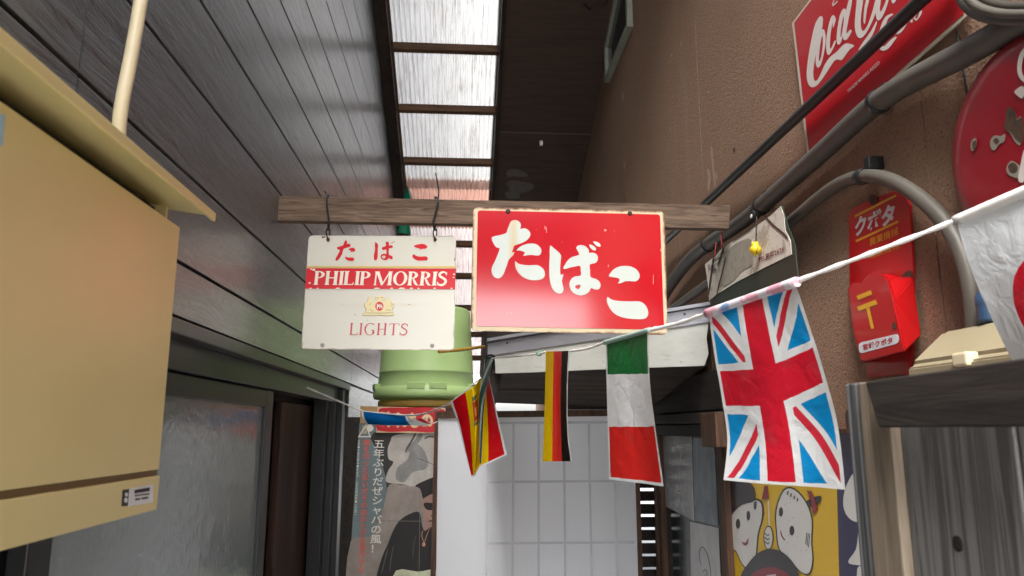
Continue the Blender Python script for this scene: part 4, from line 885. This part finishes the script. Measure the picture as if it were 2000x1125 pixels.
# yellow bell charm
bc = thing('bell_charm', 'small yellow lucky cat bell charm hanging on a chain', 'charm', pt.at(1488, 490, .02))
MB().tube([pt.at(1490, 424, .018), pt.at(1489, 440, .018), pt.at(1488.5, 472, .018)], .0016, 6).build('chain', M['wire'], bc)
MB().disc(pt.at(1481, 424, .020), pt.n, .006, .003, 12).build('white_tag', M['script'], bc)
cpt = pt.at(1488.5, 488, .020); kk = 1 / FPX * (cpt - Vector((0, 0, EYE))).length
m = Mt('yellow enamel bell', lin(222, 186, 30), .3, spec=.5); M['bell'] = m
MB().lathe(cpt, [(0, -11.5 * kk), (6 * kk, -10.5 * kk), (10.3 * kk, -5 * kk), (10.8 * kk, 0), (9 * kk, 4 * kk), (6.5 * kk, 6 * kk), (6.8 * kk, 9 * kk), (5.5 * kk, 12 * kk), (2 * kk, 14 * kk), (0, 14.4 * kk)], 24).build('bell', m, bc)
q = MB(); q.tube([cpt + Vector((-.001, -10.4 * kk, -1 * kk)), cpt + Vector((-.002, -9.6 * kk, -5 * kk)), cpt + Vector((-.001, -6 * kk, -10 * kk))], .0013, 6); q.build('dark_slot', M['tie'], bc)
for dx in (-4.5, 4.5):
    MB().lathe(cpt + Vector((dx * kk, 0, 11.5 * kk)), [(2.4 * kk, 0), (1.6 * kk, 2 * kk), (0, 4.2 * kk)], 12).build('ear', m, bc)

# red enamel letter box
rb = thing('red_letter_box', 'red enamel wall letter box with postal mark and white lettering', 'letter box', (.9, 1.55, 1.6))
K = lambda P: crop(P, 1650, 370, 3.04)
m = enamel('letter box red', (172, 16, 20), .28, .35); m.mix(m.noise(16, detail=7, rough=.7).ss(.66, .70) * .8, lin(54, 30, 26)); M['boxred'] = m
pk = PXR(.922); pf = PXR(.868)
slab('back_plate', [K([(25, 150), (45, 112), (150, 62), (280, 12), (345, 14), (385, 95), (405, 500), (400, 940), (385, 1095), (138, 1118), (118, 1010), (30, 600)])], pk, 0, .005, m, rb)
fr_ = [(20, 580), (60, 548), (98, 562), (135, 510), (180, 488), (225, 500), (262, 540), (290, 660), (358, 965), (100, 1025), (55, 850)]
bk_ = [(16, 590), (60, 556), (98, 566), (135, 515), (190, 493), (270, 515), (345, 518), (408, 520), (458, 872), (105, 1034), (50, 860)]
A = [pf.at(*v) for v in K(fr_)]; B = [pk.at(*v, .002) for v in K(bk_)]
V = A + B; F = [(i, (i + 1) % 11, 11 + (i + 1) % 11, 11 + i) for i in range(11)]
F += [t for t in tessellate_polygon([A])]
o = mesh_obj('pocket', V, F, m, rb)
bm = bmesh.new(); bm.from_mesh(o.data); bmesh.ops.recalc_face_normals(bm, faces=bm.faces[:]); bmesh.ops.bevel(bm, geom=[e for e in bm.edges if e.is_manifold and e.calc_face_angle(0) > .3], offset=.003, segments=2, affect='EDGES', clamp_overlap=True); bm.to_mesh(o.data); bm.free()
M['postyellow'] = Mt('postal yellow', lin(214, 164, 36), .45)
def bar(a, b, w):
    a, b = Vector(a), Vector(b); t = (b - a).normalized(); n_ = Vector((-t.y, t.x)) * w / 2; return [tuple(a + n_), tuple(b + n_), tuple(b - n_), tuple(a - n_)]
each('postal_mark', [K(bar((76, 645), (162, 610), 26)), K(bar((80, 710), (192, 668), 28)), K(bar((138, 700), (167, 826), 20))], pf, .0008, M['postyellow'], rb)
slab('name_label', [rrect(K([(82, 912), (318, 856), (324, 912), (88, 976)]), 8)], pf, .0008, .0006, M['sticker'], rb)
M['labelred'] = Mt('label red', lin(170, 30, 44), .5)
writing('label_lettering', '宮崎クボタ', pf, .0012, K([(112, 956)])[0], K([(290, 912)])[0], K([(108, 920)])[0], M['labelred'], rb, .03)
each('yellow_line', [K(bar((62, 160), (306, 36), 13)), K(bar((68, 308), (320, 190), 13))], pk, .0008, M['postyellow'], rb)
writing('name_lettering', 'クボタ', pk, .0012, K([(60, 284)])[0], K([(298, 200)])[0], K([(64, 170)])[0], M['sticker'], rb, .045)
writing('farm_lettering', '農業機械', pk, .0012, K([(150, 338)])[0], K([(322, 268)])[0], K([(148, 292)])[0], M['postyellow'], rb, .0)
writing('building_lettering', '建設機械', pk, .0012, K([(150, 414)])[0], K([(328, 350)])[0], K([(149, 366)])[0], M['postyellow'], rb, .0)
each('rust_chip', [K(cat(L, 3, True)) for L in ([(150, 45), (180, 30), (200, 50), (190, 80), (160, 92)], [(345, 510), (390, 480), (414, 500), (410, 525), (360, 528)])], pk, .0022, M['rust'], rb)
each('rust_chip', [K(cat([(285, 800), (300, 790), (310, 815), (295, 832), (285, 825)], 3, True))], pf, .0014, M['rust'], rb)

# beige meter box and a dark blue bottle on it
bxm = thing('meter_box', 'beige plastic box on the wall below the red letter box', 'box', (.85, 1.1, 1.5))
M['beige'] = paint('beige plastic', lin(144, 134, 108), .5, .2, 5)
zA, zB, zC = W(1790, 658, X=.86).z, W(1779, 716, X=.80).z, 1.30
ya_ = W(1779, 716, X=.80).y
def prism_y(name, prof, y0, y1, mat, parent, bevel):
    n = len(prof); V = [(x, y0, z) for x, z in prof] + [(x, y1, z) for x, z in prof]
    o = mesh_obj(name, V, [tuple(range(n)), tuple(range(2 * n - 1, n - 1, -1))] + [(i, n + i, n + (i + 1) % n, (i + 1) % n) for i in range(n)], mat, parent)
    bm = bmesh.new(); bm.from_mesh(o.data); bmesh.ops.recalc_face_normals(bm, faces=bm.faces[:]); bmesh.ops.bevel(bm, geom=bm.edges[:], offset=bevel, segments=2, affect='EDGES', clamp_overlap=True); bm.to_mesh(o.data); bm.free(); return o
prism_y('cover', [(.929, zC), (.929, zA + .004), (.865, zA), (.80, zB + .006), (.80, zC)], ya_ - .42, ya_, M['beige'], bxm, .006)
prism_y('base', [(.9295, zC - .12), (.9295, zC), (.79, zC), (.79, zC - .12)], ya_ - .42, ya_, M['beige'], bxm, .006)
prism_y('front_panel', [(.799, zC + .01), (.799, zB), (.786, zB - .004), (.786, zC + .01)], ya_ - .30, ya_ - .012, M['beige'], bxm, .003)
hx_ = W(1900, 698, X=.80); MB().box(.778, .80, hx_.y - .015, hx_.y + .02, hx_.z - .014, hx_.z + .008).build('latch', M['creamcable'], bxm, .004)
bp = W(1934, 616, X=.885); bt = thing('blue_bottle', 'dark blue bottle half hidden behind the round-disc flag', 'bottle', (bp.x, bp.y, zA + .004))
M['blueplastic'] = Mt('dark blue plastic', lin(48, 72, 100), .35)
MB().lathe((bp.x, bp.y, zA + .004), [(0, 0), (.019, 0), (.02, .006), (.0185, .012), (.02, .018), (.0185, .024), (.02, .03), (.02, .045), (.009, .06), (.009, .075), (0, .075)], 24).build('body', M['blueplastic'], bt)

# yellow and navy enamel boards low on the wall
py2 = PXR(.918)
m = enamel('yellow enamel', (206, 168, 22), .35, .25); m.mix(m.noise(60, detail=2).ss(.72, .75) * .7, lin(90, 60, 40)); M['eyellow'] = m
m = enamel('navy enamel', (40, 36, 72), .35, .25); M['enavy'] = m
m = enamel('spotted white enamel', (204, 202, 198), .35, .15); m.mix(m.noise(85, detail=2).ss(.68, .71) * .8, lin(100, 70, 50)); M['espot'] = m
M['eblack'] = enamel('black enamel', (40, 38, 40), .35, .1); M['emaroon'] = enamel('maroon enamel', (128, 36, 48), .35, .2)
yb_ = thing('yellow_enamel_sign', 'yellow enamel sign with two cartoon children under the cross flag', 'sign', (.92, 2.1, .9))
slab('plate', [[(1412, 851), (1631, 849), (1641, 1250), (1428, 1250)]], py2, 0, .004, M['eyellow'], yb_)
K = lambda P: crop(P, 1400, 840, 3.947)
C_ = lambda L, n_=3: K(cat(L, n_, True))
h1 = [(112, 640), (180, 570), (290, 540), (345, 570), (350, 680), (318, 800), (300, 980), (255, 1060), (200, 1030), (150, 930), (100, 900), (84, 800), (96, 730)]
h2 = [(520, 470), (600, 460), (690, 560), (735, 700), (730, 860), (740, 1000), (715, 1100), (650, 1090), (570, 1000), (490, 920), (468, 780), (465, 620)]
each('outline', [C_(grow(h1, (1.09, 1.05))), C_(grow(h2, (1.08, 1.04)))], py2, .0006, M['eblack'], yb_)
printed('face', [C_(h1)], py2, .0012, M['espot'], yb_); printed('face', [C_(h2)], py2, .0012, M['espot'], yb_)
each('hair', [C_([(82, 390), (270, 410), (300, 540), (200, 575), (115, 660), (108, 735), (88, 700), (76, 560)]), C_([(290, 560), (312, 550), (308, 608), (292, 608)])], py2, .0018, M['eblack'], yb_)
each('hair', [K(bar((555 + 24 * i, 470 + 18 * i), (548 + 26 * i, 498 + 17 * i), 11)) for i in range(4)] + [K(bar((700 + 11 * i, 790 + 5 * i), (690 + 11 * i, 880 + 12 * i), 6)) for i in range(3)] + [C_([(700, 545), (800, 505), (805, 550), (725, 590)])], py2, .0018, M['eblack'], yb_)
each('eye', [K(ellipse(168, 722, 17, 38)), K(ellipse(248, 660, 14, 38)), K(ellipse(500, 630, 16, 36)), K(ellipse(584, 775, 19, 38))], py2, .0018, M['eblack'], yb_)
each('mouth', [C_([(196, 860), (225, 868), (248, 832), (245, 870), (222, 890)]), K(stroke([(496, 775), (508, 820), (532, 850)], 9))], py2, .0018, M['emaroon'], yb_)
each('ribbon', [C_([(352, 535), (372, 430), (400, 430), (408, 525)], 1), C_([(700, 465), (738, 470), (790, 615), (745, 645), (735, 550)], 1)], py2, .0024, M['emaroon'], yb_)
printed('stick', [K(bar((400, 545), (408, 740), 10))], py2, .0012, M['espot'], yb_)
printed('hand_outline', [K(ellipse(402, 828, 40, 92))], py2, .0012, M['eblack'], yb_)
printed('hand', [K(ellipse(402, 830, 32, 84))], py2, .0018, M['espot'], yb_)
each('finger_line', [K(stroke([(372, 790 + 32 * i), (398, 812 + 32 * i), (412, 800 + 32 * i)], 7)) for i in range(3)], py2, .0024, M['eblack'], yb_)
printed('dome', [C_([(190, 1130), (240, 1040), (320, 950), (420, 915), (520, 945), (610, 1040), (650, 1150), (650, 1300), (190, 1300)])], py2, .003, M['eblack'], yb_)
printed('dome_centre', [C_([(270, 1130), (340, 1075), (430, 1055), (520, 1085), (580, 1140), (580, 1300), (270, 1300)])], py2, .0036, M['emaroon'], yb_)
printed('white_mark', [K([(392, 1120), (466, 1110), (470, 1180), (390, 1180)])], py2, .0042, M['espot'], yb_)
nv_ = thing('navy_enamel_sign', 'navy enamel sign with broken white lettering beside the wooden gate', 'sign', (.92, 1.7, .9))
slab('plate', [[(1632, 847), (1765, 846), (1800, 1250), (1642, 1250)]], py2, 0, .004, M['enavy'], nv_)
each('white_letter', [C_([(1052, 336), (1075, 372), (1140, 388), (1240, 380), (1260, 640), (1180, 708), (1100, 712), (1035, 690), (985, 620), (978, 520), (1005, 420)]), C_([(1105, 712), (1200, 700), (1260, 760), (1230, 920), (1150, 1030), (1080, 1040), (1014, 1016), (1075, 920), (1092, 800)]), C_([(1086, 1066), (1150, 1062), (1210, 1080), (1250, 1130), (1230, 1300), (1100, 1300)])], py2, .0008, M['espot'], nv_)
slab('sign_batten', [[(1404, 841), (1770, 836), (1770, 845), (1404, 850)]], PXR(.90), 0, .028, M['framewood'], hs_r)

# ================================================================== weathered gate leaf close on the right
gt = thing('wooden_gate', 'weathered dark wooden gate leaf with top rail in the near corner', 'gate', (.46, .6, 0))
m = Mt('dark weathered planks', (.20, .195, .19), .8, spec=.2); gz = m.noise(46, (1, 1.6, .06), 6, .65, 1.0); m.mix(gz.ss(.44, .58) * .9, (.085, .082, .08)); m.mix(m.noise(5, (1, 1.5, .15), 4).ss(.52, .75) * .4, (.22, .21, .20)); m.bump(gz, .5, .004); M['gateplank'] = m
m = Mt('grey ridged post', (.19, .195, .20), .8, spec=.2); gz = m.noise(60, (1, 3.2, .02), 3, .5); m.mix(gz.ss(.44, .56), (.066, .068, .072)); m.bump(gz, .8, .006); M['gatepost'] = m
M['gatelight'] = wood('bare light wood', (.30, .245, .185), (.16, .125, .09), 4, 'z', .8)
M['gaterail'] = wood('dark rail', (.052, .043, .038), (.022, .018, .017), 4, 'y', .75, .4)
zg = W(1680, 747, X=.445).z
def yx(px, X): return W(px, 850, X=X).y
q = MB(); q.box(.445, .485, yx(1695, .445) , yx(1664, .445) + .006, .02, zg); q.build('post', M['gatepost'], gt, .002, 2)
q = MB(); q.box(.438, .478, yx(1740, .438), yx(1695, .445) - .001, .02, zg - .001); q.build('post', M['gatelight'], gt, .002, 2)
yy = yx(1740, .438)
for i in range(4):
    q = MB(); q.box(.448 + .002 * (i % 2), .47, yy - .16 * (i + 1) + .001, yy - .16 * i - .0015, .02, zg - .006); q.build('plank', M['gateplank'], gt, .002, 2)
q = MB(); q.hull8([(.418, .12, EYE + .0015), (.437, .12, EYE + .0015), (.437, yx(1717, .418), EYE), (.418, yx(1717, .418), EYE), (.418, .12, zg + .009), (.437, .12, zg + .009), (.437, yx(1698, .418), zg - .003), (.418, yx(1698, .418), zg - .003)]); q.build('rail', M['gaterail'], gt, .002, 2)
MB().box(.4705, .476, yy - .64, yy - .002, .03, zg - .012).build('back_board', M['gateplank'], gt)
kn = PXR(.448).at(1871, 1062); MB().disc(kn, (-1, 0, 0), .007, .0012, 20).build('knot', M['blackwood'], gt)

# ================================================================== bunting
def flagmat(name, white, build, rough=.42, tr=.36):
    m = Mt(name, white, rough, spec=.45); u, v, _ = m.xyz('UV'); v = v * -1 + 1.0
    wob = m.noise(9, detail=3, kind='UV') * .014 - .007
    build(m, u + wob, v + wob)
    m.mix(m.noise(5, detail=5, kind='UV').ss(.5, .8) * .10, (.35, .36, .38)); 
    m.bump(m.noise(7, (1, 1.3, 1), 5, .55, .8, 'UV'), .30, .012)
    m.translucent(tr); return m
WH = lin(226, 230, 232)
def rim(m, u, v, k=.028): m.mix((u.mn(u * -1 + 1.0)).mn((v * -1 + 1.0)).lt(k), WH)
def f_uk(m, u, v):
    x, y = (u - .5) * 2.1, (v - .43).mn(0.0) * 3.49 + (v - .43).mx(0.0) * 2.63
    m.col(lin(10, 140, 206))
    for sg in (1, -1):
        s_ = (x * 3.0 * sg - y * 2.1) * (1 / 3.66); m.mix(s_.ab().lt(.19), WH)
        t_ = s_ * y.sgn() ; m.mix((t_ * (1 if sg > 0 else -1) - .06).ab().lt(.055), lin(206, 46, 64))
    m.mix(x.ab().lt(.365).mx(y.ab().lt(.41)), WH); m.mix(x.ab().lt(.235).mx(y.ab().lt(.28)), lin(204, 26, 48)); rim(m, u, v, .03)
def f_it(m, u, v): m.col(lin(0, 104, 44)); m.mix(v.gt(.30), WH); m.mix(v.gt(.645), lin(216, 40, 34)); rim(m, u, v, .03)
def f_de(m, u, v): m.col(lin(204, 168, 0)); m.mix(u.gt(.34), lin(206, 46, 36)); m.mix(u.gt(.68), lin(20, 18, 18)); m.mix(u.gt(.955), WH)
def f_es(m, u, v):
    m.col(lin(200, 18, 28)); m.mix((u - .50).ab().lt(.24), lin(226, 190, 0))
    m.mix(((u - .40).ab() * 2.2).mx((v - .28).ab()).lt(.10), lin(168, 52, 30)); m.mix(((u - .40).ab() * 3).mx((v - .28).ab() * 1.6).lt(.07), lin(214, 120, 60)); m.mix((((v - .28).ab() - .13).ab() * 2).mx((u - .40).ab()).lt(.045), lin(96, 104, 70)); rim(m, u, v, .035)
def f_fr(m, u, v): m.col(lin(0, 96, 166)); m.mix(u.gt(.60), WH); m.mix(u.gt(.86), lin(200, 30, 52)); rim(m, u, v, .03)
def f_jp(m, u, v):
    x, y = (u - .53) * 2.1, (v - .44) * 3.0; m.col(lin(214, 220, 224)); m.mix((x * x + y * y).lt(.42), lin(210, 16, 44))
def rp(ax, ay, seed, n=Vector((0, 1, 0))):
    return lambda u, v: n * (ax * math.sin(u * 7.1 + seed + v * 1.3) * (.3 + v) + ay * .35 * math.sin(v * 9.3 + seed * 2 + u * 3.1) * v)
bt_ = thing('flag_bunting', 'string of national flags slung across the alley', 'bunting', (.3, 1.6, 1.6))
L_ = lambda pts: [tuple(W(x, y, Y=yy)) for x, y, yy in pts]
M['uk'] = flagmat('blue flag with red and white crosses', WH, f_uk)
fk = patch('flag', [(0, L_([(1384, 613, 1.27), (1394, 690, 1.27), (1409, 780, 1.265), (1419, 860, 1.26), (1412, 938, 1.26)])), (.5, L_([(1470, 583, 1.16), (1487, 680, 1.15), (1506, 780, 1.15), (1521, 870, 1.155), (1529, 947, 1.16)])), (1, L_([(1553, 553, 1.05), (1582, 640, 1.05), (1610, 730, 1.05), (1636, 830, 1.06), (1651, 957, 1.065)]))], M['uk'], bt_, 28, 44, rp(.006, .004, 1.0, Vector((.5, .8, 0))))
tag(fk, 'blue flag with red and white crosses')
M['it'] = flagmat('green white red flag', WH, f_it)
tag(patch('flag', [(0, L_([(1183, 670, 1.66), (1184, 740, 1.66), (1187, 840, 1.66), (1190, 936, 1.66)])), (.5, L_([(1228, 657, 1.555), (1229, 740, 1.552), (1236, 840, 1.549), (1243, 943, 1.546)])), (1, L_([(1266, 646, 1.45), (1269, 740, 1.45), (1281, 840, 1.45), (1297, 950, 1.45)]))], M['it'], bt_, 20, 40, rp(.004, .003, 2.0, Vector((.4, .9, 0)))), 'green, white and red banded flag')
M['de'] = flagmat('yellow red black flag', WH, f_de)
tag(patch('flag', [(0, L_([(1066, 686, 2.02), (1064, 790, 2.01), (1060, 901, 2.0)])), (.5, L_([(1089, 686, 1.95), (1087, 790, 1.95), (1087, 901, 1.94)])), (1, L_([(1112, 685, 1.86), (1109, 760, 1.87), (1110, 840, 1.87), (1118, 901, 1.86)]))], M['de'], bt_, 18, 36, rp(.002, .003, 3.0, Vector((.3, .9, 0)))), 'narrow yellow, red and black striped flag')
M['es'] = flagmat('red yellow red flag', WH, f_es, .22)
tag(patch('flag', [(0, L_([(880, 786, 2.52), (894, 826, 2.52), (907, 878, 2.50), (921, 932, 2.48)])), (.40, L_([(925, 755, 2.44), (930, 815, 2.43), (929, 870, 2.43), (926, 931, 2.46)])), (.52, L_([(940, 738, 2.52), (941, 800, 2.53), (938, 860, 2.53), (930, 925, 2.50)])), (.62, L_([(944, 736, 2.47), (944, 800, 2.46), (941, 860, 2.46), (936, 913, 2.46)])), (1, L_([(955, 734, 2.56), (967, 790, 2.54), (980, 845, 2.52), (991, 888, 2.50)]))], M['es'], bt_, 36, 40, rp(.005, .005, 4.0)), 'folded red and yellow flag with a small crest')
M['gw'] = flagmat('green and white rolled flag', WH, lambda m, u, v: (m.col(lin(46, 76, 70)), m.mix((u * 1.0 + v * 2.0).frac().gt(.66), lin(170, 180, 176))))
tag(patch('flag', [(0, L_([(952, 702, 2.60), (940, 745, 2.42), (935, 800, 2.40), (937, 905, 2.40)])), (.5, L_([(958, 700, 2.58), (947, 745, 2.40), (941, 800, 2.385), (940, 905, 2.39)])), (1, L_([(963, 703, 2.60), (952, 750, 2.42), (945, 800, 2.40), (940, 908, 2.40)]))], M['gw'], bt_, 8, 30), 'rolled green and white flag hanging as a thin strip')
M['fr'] = flagmat('blue white red flag', WH, f_fr)
tag(patch('flag', [(0, L_([(706, 803, 3.30), (708, 815, 3.28), (716, 829, 3.28)])), (.3, L_([(745, 808, 3.22), (747, 820, 3.19), (752, 832, 3.18)])), (.6, L_([(792, 811, 3.12), (795, 822, 3.10), (803, 830, 3.10)])), (.8, L_([(805, 819, 3.06), (818, 824, 3.05), (830, 831, 3.04)])), (1, L_([(828, 817, 3.0), (845, 827, 3.0), (858, 822, 3.0)]))], M['fr'], bt_, 36, 14, rp(.004, .003, 5.0, Vector((0, .5, .3)))), 'blue, white and red flag blown flat above the poster')
M['jp'] = flagmat('white flag with red disc', WH, f_jp, .5, .2)
tag(patch('flag', [(0, L_([(1868, 432, .90), (1898, 530, .90), (1945, 640, .895), (1995, 740, .89), (2060, 880, .89)])), (.5, L_([(2015, 372, .80), (2035, 500, .80), (2070, 640, .80), (2110, 760, .80), (2160, 880, .80)])), (1, L_([(2190, 300, .70), (2220, 440, .70), (2270, 600, .70), (2320, 740, .70), (2370, 880, .70)]))], M['jp'], bt_, 20, 30, rp(.006, .004, 6.0, Vector((.6, .7, 0)))), 'large white flag with red disc nearest the camera')
m = Mt('white tape', lin(214, 212, 208), .5, spec=.3); m.bump(m.noise(90), .3, .003); M['tape'] = m
def tape(name, pts, r):
    P = cat(L_(pts), 8)
    return MB().tube(P, [r * (1 + .25 * math.sin(i * 1.9)) for i in range(len(P))], 8).build(name, M['tape'], bt_)
tape('string', [(2240, 275, .66), (2015, 368, .80), (1868, 430, .90), (1700, 495, .97), (1556, 549, 1.05)], .0036)
tape('string', [(1384, 611, 1.27), (1330, 630, 1.36), (1268, 645, 1.45)], .0042)
tape('string', [(1183, 668, 1.66), (1150, 680, 1.76), (1113, 686, 1.86)], .0034)
tape('string', [(1066, 687, 2.02), (1053, 691, 2.10), (1000, 697, 2.38), (958, 702, 2.62), (950, 730, 2.56)], .0024)
tape('string', [(884, 784, 2.52), (866, 794, 2.62), (835, 806, 2.82), (800, 811, 3.06), (745, 807, 3.22), (706, 802, 3.30), (660, 783, 3.20), (600, 757, 2.86)], .0036)
m = Mt('printed tape', lin(206, 200, 206), .5); xx_ = m.noise(22, (1, 1, 1), 2); m.mix(xx_.ss(.52, .56), lin(206, 150, 164)); m.mix(m.noise(17, (1.2, 1, 1), 2, .5, .3).ss(.60, .64), lin(120, 150, 190)); M['ptape'] = m
def header(pts, r, mat): return MB().tube(cat(L_(pts), 6), r, 10).build('header_tape', mat, bt_)
header([(1380, 612, 1.275), (1470, 581, 1.16), (1557, 550, 1.045)], .0078, M['ptape'])
header([(1181, 669, 1.665), (1228, 656, 1.55), (1270, 644, 1.445)], .0055, Mt('green tint tape', lin(150, 172, 164), .5))
header([(1866, 432, .905), (2015, 369, .80), (2192, 298, .70)], .0075, M['tape'])
header([(880, 786, 2.525), (940, 738, 2.515)], .0022, M['tape'])
MB().disc(W(1053, 690, Y=2.09), (0, -1, 0), .009, .006, 14).build('knot', Mt('pale green bead', lin(110, 140, 120), .3), bt_)
MB().tube(cat(L_([(950, 698, 2.62), (957, 693, 2.60), (966, 697, 2.62), (960, 704, 2.60), (952, 703, 2.62)]), 4, True), .0035, 8, close=True).build('tie_knot', M['tie'], bt_)

# green pennant hanging below the rafter
gp = thing('green_pennant', 'green plastic pennant hanging behind the beam under the skylight', 'pennant', W(790, 410, Y=4.6))
M['gpen'] = flagmat('green plastic pennant', lin(0, 120, 84), lambda m, u, v: m.mix(u.gt(.8), lin(190, 205, 196)), .25, .35)
patch('cloth', [(0, [tuple(W(x, y, Y=4.6)) for x, y in ((793, 364), (786, 385), (782, 405), (778, 432), (776, 456))]), (1, [tuple(W(x, y, Y=4.5)) for x, y in ((795, 364), (803, 385), (805, 405), (800, 430), (800, 456))])], M['gpen'], gp, 8, 20, rp(.02, .01, 1.0, Vector((.7, .7, 0))))
MB().tube([W(794, 366, Y=4.55), W(792, 340, Y=4.56), W(790, 318, Y=4.6)], .002, 6).build('cord', M['wire'], gp)

flush_texts()
